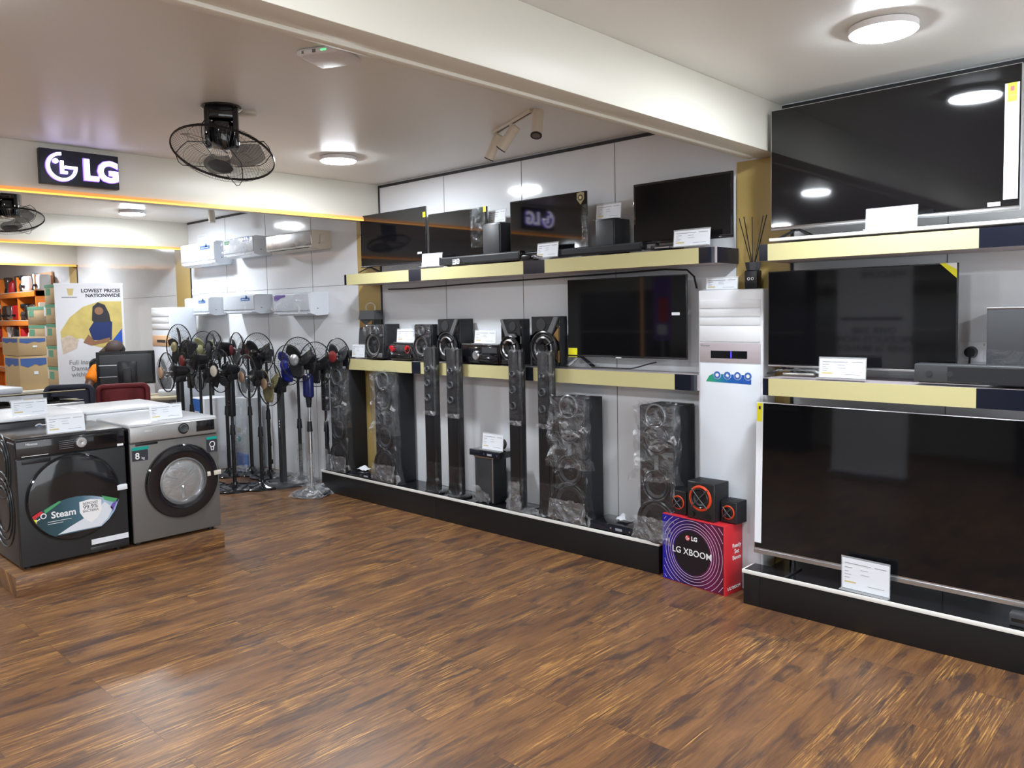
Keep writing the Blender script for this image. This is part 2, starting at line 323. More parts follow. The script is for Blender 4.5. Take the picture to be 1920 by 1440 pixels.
plinth('display_plinth', 'long low black plinth carrying the tower speakers', -6.16, -2.57, 3.985, .195)
plinth('display_plinth', 'low black plinth under the largest leaning television at right', -1.985, .9, 3.885, .190, .10, .135)
def shelf(label, x0, x1, y0, z, th, patches, top2=False, cord=None):
    t = thing('wall_shelf', label, 'shelf', (0, 0, 0))
    D = W-.016; c = .05
    pl = [(x0, D), (x0, y0), (x1-c, y0)] + [(x1-c+c*sin(a), y0+c-c*cos(a)) for a in (.4, .8, 1.2, pi/2)] + [(x1, D)]
    MB().prism([(p[0], -p[1]) for p in reversed(pl)], 'white_edge', .012, 0, Matrix.Translation((0, 0, z)) @ Matrix.Rotation(-pi/2, 4, 'X')).build('top_board', t)
    fb = MB(); fb.box(x0+.004, x1-.01, y0+.02, D, z-th, z-.0125, 'pink'); fb.build('core', t)
    f = MB(); xs = [x0+.004]+[v for p in patches for v in p[:2]]+[x1-c]
    seg = []; cur = x0+.004
    for a, b in patches:
        if a > cur: seg.append((cur, a, 'fascia'))
        seg.append((max(a, x0+.004), min(b, x1-c), 'navy')); cur = b
    if cur < x1-c: seg.append((cur, x1-c, 'fascia'))
    for a, b, m in seg:
        MB().box(a, b, y0+.006, y0+.019, z-th, z-.0125, m).build('fascia_panel' if m == 'fascia' else 'dark_fascia_patch', t)
    if x1 < -.5:
        e = MB(); pts = [(x1-c+(c-.006)*sin(a), y0+c-(c-.006)*cos(a)) for a in (0, .4, .8, 1.2, pi/2)]+[(x1-.006, D)]
        for (ax, ay), (bx, by) in zip(pts, pts[1:]): e.hull([(ax, ay, z-th), (bx, by, z-th), (ax, ay, z-.0125), (bx, by, z-.0125), (ax-.008, ay+.006, z-th), (bx-.008, by+.004, z-th), (ax-.008, ay+.006, z-.0125), (bx-.008, by+.004, z-.0125)], 'navy')
        e.build('end_panel', t)
    if top2: MB().box(x0+.05, x1, y0+.02, D-.01, z+.001, z+.016, 'white_edge', .002).build('top_board', t)
    if cord:
        cb = MB(); z2 = z-th-.012
        cb.tube([(x0+.28, W-.03, z2-.03), (x0+.6, W-.04, z2-.035), (x0+1.4, W-.05, z2-.02), (x1-.9, W-.08, z2-.008), (x1-.45, W-.1, z2), (x1-.30, W-.09, z2-.01), (x1-.27, W-.06, z2-.05), (x1-.27, W-.03, z2-.12)], .006, 'black', 6)
        cb.build('power_cord', t)
    return t
shelf('upper yellow-fronted shelf on left wall unit holding four small televisions', -5.69, -2.18, 3.97, 1.945, .10,
      [(-5.70, -5.655), (-4.83, -4.68), (-3.62, -3.43), (-2.29, -2.2)], cord=1)
shelf('middle yellow-fronted shelf on left wall unit holding hi-fi speakers', -5.84, -2.345, 4.06, 1.220, .105,
      [(-5.85, -5.79), (-4.93, -4.82), (-3.70, -3.625), (-2.505, -2.3)])
shelf('upper yellow-fronted shelf on right wall unit beside the ceiling beam', -1.895, .9, 3.89, 1.930, .098, [(-1.9, -1.845), (-.885, .9)], top2=True)
shelf('middle yellow-fronted shelf on right wall unit behind the red carton side', -1.875, .9, 3.89, 1.236, .100, [(-1.88, -1.84), (-.885, .9)])

# ------------------------------------------------------------------ lamps
def lamp(x, y, label, r=.125):
    t = thing('ceiling_lamp', label, 'ceiling light', (x, y, HC), 0, 'round ceiling lamps')
    MB().lathe([(r*.95, 0), (r*1.02, -.004), (r*1.02, -.029), (r*.95, -.031)], 40, 'lamprim', None, True).build('rim', t)
    MB().lathe([(r*.945, -.0305), (r*.93, -.0345), (r*.6, -.038), (.001, -.039)], 40, 'lampglow').build('diffuser', t)
lamp(-1.11, 3.36, 'round ceiling lamp above the right display unit, right of the big beam')
lamp(-4.73, 3.29, 'round ceiling lamp between the beams, near the black ceiling fan')
lamp(-8.49, 3.35, 'round ceiling lamp over the stand fans and air conditioners')
lamp(-12.1, 3.23, 'farthest round ceiling lamp at the left edge of the photo')
for x, y, lb in ((-3.1, .55, 'outside the picture, mirrored at the lower left of the highest television'), (-1.0, .6, 'directly above the camera, outside the picture'), (-7.0, .2, 'outside the picture left of the near ceiling fan'),
        (-10.6, .2, 'outside the picture left of the third beam'), (-14.2, 3.2, 'above the orange shelving, hidden by the farthest beam'), (-14, .2, 'outside the picture beyond the farthest beam'), (1.6, 2.6, 'outside the picture right of the right display unit'),
        (1.6, .2, 'outside the picture by the added window'), (-1.1, -2.2, 'behind the camera over the right dark cabinet'), (-4.7, -2.2, 'behind the camera over the left dark cabinet'), (-8.5, -2.4, 'behind the camera over the far left dark cabinet'), (-12.1, -2.4, 'behind the camera in the far corner of the shop')):
    lamp(x, y, 'unseen round white ceiling lamp '+lb)  # unseen lamp rows added for general fill; first one matches a mirrored light
def strip(x, y0, y1, z, label):
    t = thing('led_strip', label, 'light strip', (x, y0, z))
    MB().box(0.001, .012, 0, y1-y0, .012, .030, 'ledb').build('housing', t)
    MB().box(0.001, .014, 0, y1-y0, 0, .010, 'led').build('light_line', t)
strip(-5.54, -4.4, W-.02, 2.382, 'orange light strip along the lower edge of the beam with the lit letter sign')
strip(-9.2, -4.4, W-.02, 2.382, 'orange light strip along the lower edge of the second beam, past the air conditioners')
strip(-12.9, -4.4, W-.02, 2.382, 'orange light strip along the farthest beam, above the cardboard boxes')

# ------------------------------------------------------------------ lit sign on the beam
def logo_polys(R):
    """round face mark: open ring, stem with foot, bar, round dot"""
    P = []
    P.append(band(0, 0, R*.80, R, 92, 360, 40)+[])
    P.append([(R*.18, -R*.10+.0), (R*1.0, -R*.10), (R*1.0, R*.08), (R*.18, R*.08)])
    P.append([(-R*.10, R*.42), (R*.10, R*.42), (R*.10, -R*.30), (R*.34, -R*.30), (R*.34, -R*.48), (-R*.10, -R*.48)])
    return P
def put_logo(mb, R, m, th, y=0, T=None, dot=True):
    for p in logo_polys(R): mb.prism(p, m, th, y, T)
    if dot: mb.prism(arc(-R*.40, R*.36, R*.17, 0, 345, 15), m, th, y, T)
    return mb
a = at(68, 278, x=-5.54); b = at(219, 358, x=-5.54)
y0, y1, z0, z1 = a.y, b.y, b.z+.0, a.z
t = thing('lit_sign', 'black rectangular sign with glowing white round logo and letters on the beam', 'sign', (-5.536, (y0+y1)/2, (z0+z1)/2), pi/2)
sw, sh = y1-y0, z1-z0
MB().box(-sw/2, sw/2, -.045, 0, -sh/2, sh/2, 'signbg', .003).build('panel', t)
lg = MB(); put_logo(lg, .088, 'sign', .012, -.062, TR(-sw/2+.118, 0, .0)); lg.build('round_logo', t, smooth=False)
hl = MB(); put_logo(hl, .091, 'halo', .012, -.046, TR(-sw/2+.118, 0, .0)); hl.build('logo_side', t, smooth=False)
text('LG', .175, 'sign', t, (sw*.255, -.062, -.008), 'lettering', ext=.006, bold=.006)
text('LG', .179, 'halo', t, (sw*.255, -.050, -.008), 'letter_side', ext=.006, bold=.010)

# ------------------------------------------------------------------ ceiling-mounted fans
def blades(parent, n, r0, r1, wd, m, y, twist=.5, sweep=.35, T=None, kind='blade'):
    for k in range(n):
        def fn(u, v):
            r = r0+(r1-r0)*u; ww = wd*(.45+.75*math.sin(pi*min(1, .18+.70*u))); a = 2*pi*k/n+sweep*u+(v-.5)*ww/r*1.0
            return (r*cos(a), y+(v-.5)*ww*twist, r*sin(a))
        mb = MB(T); g = mb.grid(fn, 7, 4, m); o = g.build(kind, parent, norm=False)
        md = o.modifiers.new('t', 'SOLIDIFY'); md.thickness = .003
def cage(parent, R, y_front, y_back, T=None, m='wire', wires=40, wr=.0011, hub=.055, names=('front_guard', 'rear_guard'), rim=.0035):
    for nm, yy, s in ((names[0], y_front, -1), (names[1], y_back, 1)):
        mb = MB(T); mb.ring((0, yy*.05, 0), R, rim, m, 40, 5)
        for q, f in ((.72, .78), (.42, .97)): mb.ring((0, yy*f, 0), R*q, wr*1.3, m, 30, 4)
        mb.ring((0, yy, 0), hub, wr*2, m, 20, 4)
        for i in range(wires):
            a = 2*pi*i/wires
            pts = [(cos(a)*hub, yy, sin(a)*hub), (cos(a+.12)*R*.45, yy*.96, sin(a+.12)*R*.45), (cos(a+.2)*R*.80, yy*.66, sin(a+.2)*R*.80), (cos(a+.22)*R, yy*.04, sin(a+.22)*R)]
            mb.tube(pts, wr, m, 3)
        mb.build(nm, parent, smooth=False)
def ceiling_fan(x, y, label, roll, pitch, zc=2.45, R=.262, rz=radians(60)):
    t = thing('ceiling_fan', label, 'fan', (x, y, HC), rz)
    MB().lathe([(.10, 0), (.105, -.01), (.09, -.02)], 24, 'gblack', None, True).box(-.085, -.055, -.07, .07, -.22, -.015, 'gblack', .012).box(.055, .085, -.07, .07, -.22, -.015, 'gblack', .012).box(-.08, .08, -.06, .06, -.075, -.01, 'gblack', .02).build('mount', t)
    MB().lathe([(.02, -.06), (.066, -.09), (.07, -.17), (.05, -.215), (.02, -.225)], 20, 'gblack', None, True).build('motor', t)
    T = Matrix.Translation((0, 0, -.245)) @ Matrix.Rotation(roll, 4, 'Y') @ Matrix.Rotation(pitch, 4, 'X') @ Matrix.Rotation(pi/2, 4, 'X')
    # local -y of the cage points down
    cage(t, R, -.075, .075, T @ Matrix.Identity(4), wires=84, wr=.0007, hub=.06)
    blades(t, 3, .045, R*.86, .12, 'smoke', .0, .35, .5, T)
    arm = MB(T)
    for k in range(4):
        a = 2*pi*k/4+.4
        arm.tube([(cos(a)*.04, .07, sin(a)*.04), (cos(a)*R*.8, .075, sin(a)*R*.8), (cos(a)*R*.92, .04, sin(a)*R*.92), (cos(a)*R, 0, sin(a)*R)], .0028, 'wire', 5)
        arm.tube([(cos(a)*.08, -.078, sin(a)*.08), (cos(a)*R*.8, -.07, sin(a)*R*.8), (cos(a)*R*.9, -.05, sin(a)*R*.9), (cos(a)*R, 0, sin(a)*R)], .0022, 'wire', 5)
    arm.build('guard_arm', t)
    MB(T).lathe([(.001, .088), (.05, .085), (.062, .078), (.06, .072)], 24, 'charcoal', TR(rx=pi/2)).build('hub_cap', t)
ceiling_fan(-4.0, 2.06, 'black caged orbit fan hanging from the ceiling between two beams', .18, -.33)
ceiling_fan(-7.78, 2.05, 'black caged orbit fan at far left, beyond the lit letter sign', -.15, -.25)
c = at(250, 0, z=HC)
# smoke and junction plates
for px, py, lb in ((735, 225, 'small white ceiling cover plate beside the near black ceiling fan'),):
    p = at(463, 212, z=HC)
    t = thing('cover_plate', lb, 'cover plate', p); MB().lathe([(.05, 0), (.05, -.012), (.042, -.016)], 20, 'cream', None, True).build('plate', t); 

# white wireless access point by the big beam
p = at(617, 100, z=HC)
t = thing('access_point', 'white square wireless unit with tiny green light on the ceiling by the beam', 'access point', p, radians(25))
MB().box(-.10, .10, -.10, .10, -.030, 0, 'white', .014, seg=3).build('housing', t)
MB().box(.02, .045, -.101, -.099, -.02, -.014, 'dgreen').build('status_light', t)
MB().box(-.02, -.004, -.1005, -.099, -.024, -.010, 'seam').box(-.07, -.06, -.1005, -.099, -.024, -.012, 'seam').build('port', t)

# track with spotlights
pa, pb = at(926, 250, z=HC-.01), at(998, 207, z=HC-.01)
d = (pb-pa); t = thing('track_light', 'white ceiling track holding three unlit cylinder spotlights', 'track light', (pa+pb)/2, math.atan2(d.y, d.x))
L = d.length
MB().box(-L/2, L/2, -.016, .016, -.008, .01, 'cream', .002).build('track', t)
MB().box(-L/2+.02, L/2-.02, -.004, .004, -.009, -.0075, 'darkgap').build('slot', t)
def spot(parent, x, dirv, first=True):
    c = Vector((x, 0, -.055)); dv = Vector(dirv).normalized()
    o = MB().cyl((x, 0, -.008), (x, 0, -.03), .016, None, 'cream', 14).cyl((x, 0, -.03), (x, 0, -.055), .008, None, 'cream', 10).cyl(c-dv*.04, c+dv*.115, .030, None, 'cream', 24).build('spotlight', parent)
    MB().cyl(c+dv*.113, c+dv*.119, .031, None, 'black', 24).build('bezel', o)
    MB().cyl(c+dv*.116, c+dv*.1195, .022, None, 'cone', 20).build('lens', o)
spot(t, -L/2+.04, (-.40, -.28, -.86)); spot(t, 0, (-.45, -.42, -.75)); spot(t, L/2+.07, (.35, -.25, -.9))
p = at(396, 394, z=HC)
t = thing('spotlight', 'cream cylinder spotlight on the ceiling above the upper air conditioners', 'spotlight', p)
MB().cyl((0, 0, 0), (0, 0, -.02), .03, None, 'cream').cyl((0, 0, -.02), (.01, 0, -.13), .034, None, 'cream').build('body', t)

# ================================================================== WALL UNITS: televisions, price cards, audio
from mathutils import noise as NZ
US, MS, LP = 1.945, 1.220, .195      # upper shelf, middle shelf, plinth top (left unit)
def price_card(loc, w, h, label, rz=0, lean=-.10, hold=True, group='price cards'):
    t = thing('price_card', label, 'price card', loc, rz, group)
    T = Matrix.Rotation(lean, 4, 'X')
    if hold:
        MB(T).box(-w/2-.006, w/2+.003, .002, .004, 0, h+.012, 'acrylic').box(-w/2-.006, w/2+.003, -.028, .002, 0, .003, 'acrylic').build('holder', t)
    c = MB(T).box(-w/2, w/2, -.001, .001, .005, h+.003, 'paper')
    def ln(a, b, z, th, m='ink'): c.box(-w/2+w*a, -w/2+w*b, -.0018, -.0012, h*z, h*z+th, m)
    ln(.06, .62, .86, .003); ln(.70, .94, .86, .003); ln(.06, .22, .72, .003); ln(.40, .56, .70, .002); ln(.06, .14, .60, .002); ln(.06, .20, .50, .002); ln(.06, .17, .40, .002)
    ln(.06, .30, .24, .007, 'gold_ink'); ln(.55, .90, .22, .002); ln(.40, .58, .55, .002)
    c.build('card', t); return t
def card_px(px0, px1, pt, pb, y, z, label, rz=0, lean=-.10, hold=True):
    a = at(px0, pb, y=y); b = at(px1, pb, y=y); c = at((px0+px1)/2, pt, y=y); e = at((px0+px1)/2, pb, y=y)
    return price_card(((a.x+b.x)/2, y, z), abs(b.x-a.x)/max(.2, cos(rz)), c.z-e.z, label, rz, lean, hold)
def tv(label, x0, x1, zs, z0, z1, y, feet='v', scr='screen', th=.035, lean=0, frame=.006, fm='bezel', chin=.014, fx=.14, rz=0):
    w_ = x1-x0; t = thing('television', label, 'television', ((x0+x1)/2, y, zs), rz)
    T = Matrix.Translation((0, 0, z0-zs)) @ Matrix.Rotation(lean, 4, 'X') @ Matrix.Translation((0, 0, -(z0-zs)))
    a, b = z0-zs, z1-zs
    MB(T).box(-w_/2, w_/2, 0, .012, a, b, fm, .003).box(-w_/2+.06, w_/2-.06, .012, th, a+.02, a+(b-a)*.62, 'black', .008).build('housing', t)
    MB(T).box(-w_/2+frame, w_/2-frame, -.0012, .001, a+chin, b-frame, scr).build('screen', t)
    MB(T).box(-w_/2+.001, w_/2-.001, -.004, 0, a, a+chin*.7, fm, .001).build('lower_trim', t)
    for s in (-1, 1):
        cx = s*(w_/2-fx); f = MB()
        if feet == 'v':
            for q in (-1, 1): f.hull([(cx-.012, .01, a+.004), (cx+.012, .01, a+.004), (cx-.012, .024, a+.004), (cx+.012, .024, a+.004)]+[(cx+q*.075+e, yy, z) for e in (-.014, .014) for yy, z in ((-.045 if q*s > 0 else .05, 0), (-.035 if q*s > 0 else .06, .008))], 'black')
            f.box(cx-.014, cx+.014, .004, .03, a-.01, a+.02, 'black', .004)
        else:
            f.box(cx-.008, cx+.008, -.09, .10, 0, .008, 'bezel', .003).hull([(cx-.006, -.01, .006), (cx+.006, -.01, .006), (cx-.006, .03, .006), (cx+.006, .03, .006), (cx-.006, .005, a+.01), (cx+.006, .005, a+.01), (cx-.006, .02, a+.01), (cx+.006, .02, a+.01)], 'bezel')
        f.build('foot', t)
        return t, T
def sticker(t, T, x0, x1, z0, z1, m, name='sticker', y=-.0028):
    MB(T).box(x0, x1, y, y+.0012, z0, z1, m).build(name, t)

Y4 = 4.08
# upper-left shelf
t, T = tv('television with yellow corner sticker, first at left end of upper left shelf', -5.58, -4.73, US, 1.99, 2.425, Y4, scr='screen', fx=.10)
sticker(t, T, .395, .425, .395, .435, 'yellow'); sticker(t, T, .32, .37, .115, .13, 'paper')
t, T = tv('television wrapped in film at its corner, second from left on upper left shelf', -4.70, -4.06, US, 1.985, 2.355, Y4, scr='screen', fx=.10)
sticker(t, T, .285, .315, .37, .41, 'yellow')
fl = MB(); fl.grid(lambda u, v: (.16+.155*u, -.010-.006*NZ.noise(Vector((u*5, v*9, 1))), .12+.29*v), 10, 18, 'filmd'); fl.build('plastic_film', t)
t, T = tv('television with gold shield sticker, centre of upper left shelf', -3.83, -3.155, US, 1.985, 2.36, Y4, scr='screen', fx=.12)
sh_ = MB(T); sx_, sz_ = .290, .370
sh_.prism([(sx_-.03, sz_+.035), (sx_, sz_+.042), (sx_+.03, sz_+.035), (sx_+.03, sz_-.005), (sx_, sz_-.04), (sx_-.03, sz_-.005)], 'goldcap', .001, -.002)
sh_.prism(arc(sx_, sz_+.005, .020, 0, 340, 12), 'dark_ink', .001, -.003).prism(arc(sx_, sz_+.005, .011, 0, 330, 9), 'gold_ink', .001, -.004)
sh_.build('shield_sticker', t)
fl = MB(); fl.grid(lambda u, v: (.30+.05*u+.008*NZ.noise(Vector((v*8, 3, u))), -.008-.008*NZ.noise(Vector((u*4, v*12, 1))), .03+.30*v), 5, 22, 'filmb'); fl.build('plastic_film', t)
sticker(t, T, -.08, -.04, .055, .075, 'paper', 'label_sticker')
t, T = tv('television with thick black frame, last at right end of upper left shelf', -2.795, -2.135, US, 1.985, 2.352, Y4, feet='t', scr='screen2', frame=.014, fm='gblack', th=.05, chin=.02, fx=.16)
# middle shelf television
t, T = tv('television with yellow sticker low at its left, on middle left shelf', -3.36, -2.455, MS, 1.290, 1.797, 4.125, scr='screen', fm='bezel', fx=.09)
sticker(t, T, -.45, -.375, .065, .125, 'yellow'); sticker(t, T, .35, .405, .335, .352, 'paper', 'label_sticker'); sticker(t, T, -.06, -.02, .067, .073, 'paper', 'brand_badge', -.0052)
# right unit
RU, RM, RP = 1.947, 1.236, .190
t, T = tv('very large television on the highest right shelf with tall white side strip', -1.905, -.765, RU, 1.997, 2.628, 4.06, scr='screen', fm='silver', frame=.004, chin=.020, fx=.14)
sticker(t, T, .505, .560, .10, .60, 'paper', 'side_strip', -.004)
MB(T).box(.515, .550, -.0052, -.0042, .52, .60, 'yellow').box(.526, .540, -.0058, -.0052, .565, .585, 'red').box(.521, .545, -.0058, -.0052, .545, .548, 'gold_ink').build('yellow_label', t)
sticker(t, T, .445, .495, .075, .093, 'paper', 'label_sticker')
t, T = tv('television with yellow folded corner on middle right shelf', -1.915, -1.0, RM, 1.272, 1.782, 4.05, scr='screen', fm='bezel', chin=.018, fx=.10)
MB(T).prism([(.38, .545), (.452, .545), (.452, .475)], 'yellow', .001, -.002).prism([(.405, .545), (.452, .545), (.452, .515)], 'whiteink', .001, -.003).build('corner_sticker', t)
MB(T).box(-.456, .456, -.006, -.001, .038, .048, 'silver', .001).build('silver_trim', t)
t, T = tv('largest television, leaning on the black plinth at right with white left strip', -1.965, -.50, RP, .262, 1.085, 3.985, feet='t', scr='screen', fm='silver', frame=.006, chin=.03, lean=-.035, fx=.22)
sticker(t, T, -.728, -.690, .13, .89, 'paper', 'side_strip', -.004)
MB(T).box(-.724, -.696, -.0052, -.0042, .79, .89, 'yellow').box(-.715, -.704, -.0058, -.0052, .855, .872, 'dark_ink').build('yellow_label', t)

# price cards
card_px(793, 826, 480, 503, 3.99, US, 'price card leaning before the first upper-shelf television', .1)
card_px(1004, 1048, 461, 487, 4.0, US, 'price card before the television with gold shield sticker', -.15)
card_px(1263, 1330, 431, 461, 4.0, US, 'price card before the thick-framed television, upper left shelf right end')
card_px(1624, 1718, 398, 436, 3.93, RU, 'price card on highest right shelf below the very large television')
card_px(1536, 1622, 671, 707, 3.93, RM, 'price card on middle right shelf before the yellow-cornered television')
card_px(1578, 1668, 1064, 1122, 3.93, RP, 'price card on the right plinth before the largest television', -.05, 0)
card_px(660, 683, 649, 672, 4.09, MS, 'price card at far left end of the middle left shelf')
# ---------------- speakers
def box_speaker(name, label, cat, x0, x1, y0, y1, z0, z1, m='blackm', grille=None, rz=0):
    t = thing(name, label, cat, ((x0+x1)/2, y0, z0), rz); w_ = x1-x0
    MB().box(-w_/2, w_/2, 0, y1-y0, .004, z1-z0, m, .004).build('cabinet', t)
    if grille: MB().box(-w_/2+.008, w_/2-.012, -.006, 0, .012, z1-z0-.012, grille, .003).build('grille', t)
    MB().box(-w_/2+.01, w_/2-.01, .01, y1-y0-.01, 0, .005, 'black').build('foot_pad', t)
    return t
def X(px, y, py=600): return at(px, py, y=y).x
ys = 4.06; x0, x1 = X(905, ys, 440), X(939, ys, 440)
zt = at(905, 420, y=ys).z
s1 = box_speaker('subwoofer', 'black subwoofer on upper left shelf between the second and third televisions', 'subwoofer', x0, x1, ys, 4.25, US, zt, 'black', 'charcoal')
card_px(913, 949, 396, 420, 4.12, zt, 'price card on the left subwoofer of the upper left shelf', -.1)
x0, x1 = X(1117, ys, 440), X(1153, ys, 440); zt = at(1117, 412, y=ys).z
box_speaker('subwoofer', 'black cube subwoofer on upper left shelf, left of thick-framed television', 'subwoofer', x0, x1, ys, 4.22, US, zt, 'black', 'charcoal')
card_px(1117, 1164, 384, 412, 4.12, zt, 'price card on the cube subwoofer of the upper left shelf', -.05)
def soundbar(label, px0, px1, y, z, h, d=.07, round_=.012, extra=None, parent_name='soundbar', m='charcoal'):
    x0, x1 = X(px0, y, 490), X(px1, y, 490); t = thing(parent_name, label, 'soundbar', ((x0+x1)/2, y, z)); w_ = x1-x0
    MB().box(-w_/2+.03, w_/2-.03, .01, d-.01, 0, .005, 'black').build('foot_pad', t)
    MB().box(-w_/2, w_/2, 0, d, .004, h, m, round_, seg=3).build('body', t); MB().box(-w_/2+.012, w_/2-.012, -.002, .002, .012, h-.012, 'blackm').build('grille', t)
    for s in (-1, 1): MB().box(s*w_/2-.006*(s > 0)-.004*(s < 0), s*w_/2+.004*(s > 0)+.006*(s < 0), -.001, d+.001, .003, h+.001, 'gblack', .002).build('end_cap', t)
    return t
t = soundbar('long flat black soundbar on upper left shelf under the left subwoofer', 824, 975, 3.99, US, .062, .05)
t = soundbar('long rounded black soundbar on upper left shelf under the cube subwoofer', 1036, 1203, 4.0, US, .052, .055, .02)
x0 = X(1222, 4.02, 460); t = thing('media_box', 'small flat black box on upper left shelf before thick-framed television', 'media box', (x0, 4.02, US))
MB().box(-.01, .16, 0, .1, 0, .022, 'black', .004).build('case', t); MB().box(.02, .12, -.001, 0, .006, .012, 'silver').build('front_strip', t)
x0 = X(858, 3.985, 492); t = thing('plastic_bracket', 'small white plastic bracket on upper left shelf edge before the flat soundbar', 'bracket', (x0, 3.982, US))
MB().ring((.01, -.002, .022), .018, .005, 'white', 6, 5).cyl((.01, -.004, .022), (.01, .002, .022), .008, None, 'white', 8).build('hex_ring', t); MB().box(-.05, -.015, -.004, .002, 0, .012, 'white', .002).box(-.05, -.02, -.004, .002, .018, .026, 'white', .002).box(-.05, -.02, -.004, .002, .032, .038, 'white', .002).box(-.02, -.012, -.004, .002, 0, .038, 'white').build('comb', t)
x0 = X(985, 3.99, 487); t = thing('power_adapter', 'small black and silver power adapter on upper left shelf by the leaning card', 'adapter', (x0, 3.99, US))
MB().box(-.04, .03, 0, .04, 0, .03, 'black', .008).build('case', t); MB().tube([(.03, .02, .015), (.07, .015, .02), (.11, .01, .012), (.14, .02, .01)], .006, 'chrome', 6).build('cord', t)

# bluetooth lantern speaker with round handle
y = 4.13; x0, x1 = X(670, y, 640), X(706, y, 640); t = thing('lantern_speaker', 'dark slatted lantern speaker with round handle at left end of middle left shelf', 'speaker', ((x0+x1)/2, y, MS)); w_ = x1-x0
def hz(py): return at(690, py, y=y).z-MS
def frus(mb, z0, z1, w0, w1, m, d0=.10): mb.hull([(s*w0/2, yy, z0) for s in (-1, 1) for yy in (0, d0)]+[(s*w1/2, yy, z1) for s in (-1, 1) for yy in (.01, d0-.01)], m)
mb = MB(); frus(mb, 0, hz(616), w_, w_*.84, 'charcoal'); mb.build('lower_body', t)
mb = MB(); frus(mb, hz(616), hz(599), w_*.72, w_*.72, 'black', .085); mb.build('waist', t)
mb = MB(); frus(mb, hz(599), hz(582), w_*.82, w_*.74, 'charcoal'); mb.build('upper_body', t)
MB().prism([(-w_*.30, hz(601)), (-w_*.02, hz(609)), (-w_*.10, hz(614)), (-w_*.30, hz(614))], 'bronze', .004, -.001).build('bronze_wing', t)
MB().prism([(w_*.30, hz(601)), (w_*.02, hz(609)), (w_*.10, hz(614)), (w_*.30, hz(614))], 'bronze', .004, -.001).build('bronze_wing', t)
MB().tube([(-w_*.22, .05, hz(583))]+[(w_*.23*cos(a), .05, hz(576)+.036*sin(a)) for a in [pi*(1.05-1.1*i/10) for i in range(11)]]+[(w_*.22, .05, hz(583))], .005, 'cream', 6).build('handle', t)

def woofer(parent, x, z, r, cone='cone', rim='rim', y=0, name='woofer', dust='cone2', depth=.03, T=None):
    T0 = (T or Matrix.Identity(4)) @ TR(x, y, z, rx=pi/2)
    MB(T0).lathe([(r*1.0, -.002), (r*1.0, .010), (r*.94, .014), (r*.86, .010), (r*.84, .002)], 28, rim).lathe([(r*.84, .002), (r*.78, .006), (r*.70, .002), (r*.30, -depth*.5)], 28, cone).lathe([(r*.30, -depth*.5), (r*.22, -depth*.3), (.001, -depth*.2)], 20, dust).build(name, parent)
def crumple(parent, fn, nu, nv, m, amp=.008, f=14, name='plastic_film', seed=0):
    def g(u, v):
        p = Vector(fn(u, v)); n = NZ.noise_vector(p*f+Vector((seed, seed*2.3, 0))); n2 = NZ.noise_vector(p*f*3.1+Vector((seed, 9, 0)))
        return p+n*amp+n2*amp*.4
    mb = MB(); mb.grid(g, nu, nv, m); return mb.build(name, parent, norm=False)
def jacket(parent, w_, d, h, m='filmd', z0=0, gap=.008, amp=.008, seed=0, name='plastic_film', nu=22, nv=30, back=.5, skirt=0):
    """film pulled over the front and part of the sides"""
    W2 = w_/2+gap; D = d*back; tot = 2*D+2*W2
    def fn(u, v):
        s = u*tot; z = z0+h*v; k = 1+skirt*max(0, .15-v)/.15
        if s < D: return (-W2*k, D-s, z)
        if s < D+2*W2: return ((-W2+(s-D))*k, -gap*2.2-.012*skirt*max(0, .15-v)/.15, z)
        return (W2*k, s-D-2*W2, z)
    return crumple(parent, fn, nu, nv, m, amp, 13, name, seed)
def topcrumple(parent, w_, d, z, m='filmb', seed=0, amp=.016, name='gathered_film'):
    return crumple(parent, lambda u, v: ((u-.5)*(w_+.03), -.02+v*d, z+.012+.018*sin(9*u+seed)*cos(7*v)), 16, 12, m, amp, 22, name, seed)

# bookshelf speakers wrapped in film, with the red mini system
def hifi_a(label, px0, px1, px2, ptop, seed):
    y = 4.075; x0, x1 = X(px0, y, 650), X(px1, y, 650); y1 = min(4.235, at(px2, 640, x=x1).y); zt = at(px1, ptop, y=y).z
    t = thing('bookshelf_speaker', label, 'speaker', ((x0+x1)/2, y, MS)); w_ = x1-x0; h = zt-MS
    MB().box(-w_/2, w_/2, .006, y1-y, .004, h, 'blackm', .004).build('cabinet', t)
    MB().box(-w_/2+.006, w_/2-.006, -.012, .006, 0, h-.004, 'gblack', .012, seg=3).build('front_baffle', t)
    woofer(t, -w_*.04, h*.40, w_*.42, 'cone', 'bezel', -.012, depth=.05); woofer(t, 0, h*.82, w_*.17, 'cone2', 'rim', -.012, 'tweeter')
    MB().box(w_*.12, w_*.42, -.022, -.012, .010, .05, 'rim', .004).build('corner_trim', t)
    jacket(t, w_, y1-y, h, 'filmd', amp=.005, seed=seed, nu=16, nv=18, back=.12); topcrumple(t, w_, .05, h-.05, seed=seed, amp=.018)
    crumple(t, lambda u, v: ((u-.5)*(w_+.01), -.024, h*(.66+.34*v)), 12, 10, 'filmb', .010, 30, 'plastic_film', seed+3)
hifi_a('film-wrapped black speaker left of the red mini system', 687, 722, 750, 608, 1)
hifi_a('film-wrapped black speaker right of the red mini system', 778, 810, 822, 608, 5)
y = 4.075; x0, x1 = X(728, y, 660), X(774, y, 660); zt = at(755, 643, y=y).z; t = thing('mini_system', 'dark mini system with red knobs between two film-wrapped speakers', 'hi-fi system', ((x0+x1)/2, y, MS)); w_ = x1-x0; h = zt-MS
MB().box(-w_/2, w_/2, .01, .2, .012, h, 'gblack', .02, seg=3).box(-w_/2+.04, w_/2-.02, -.012, .05, 0, h*.40, 'gblack', .016, seg=3).build('case', t)
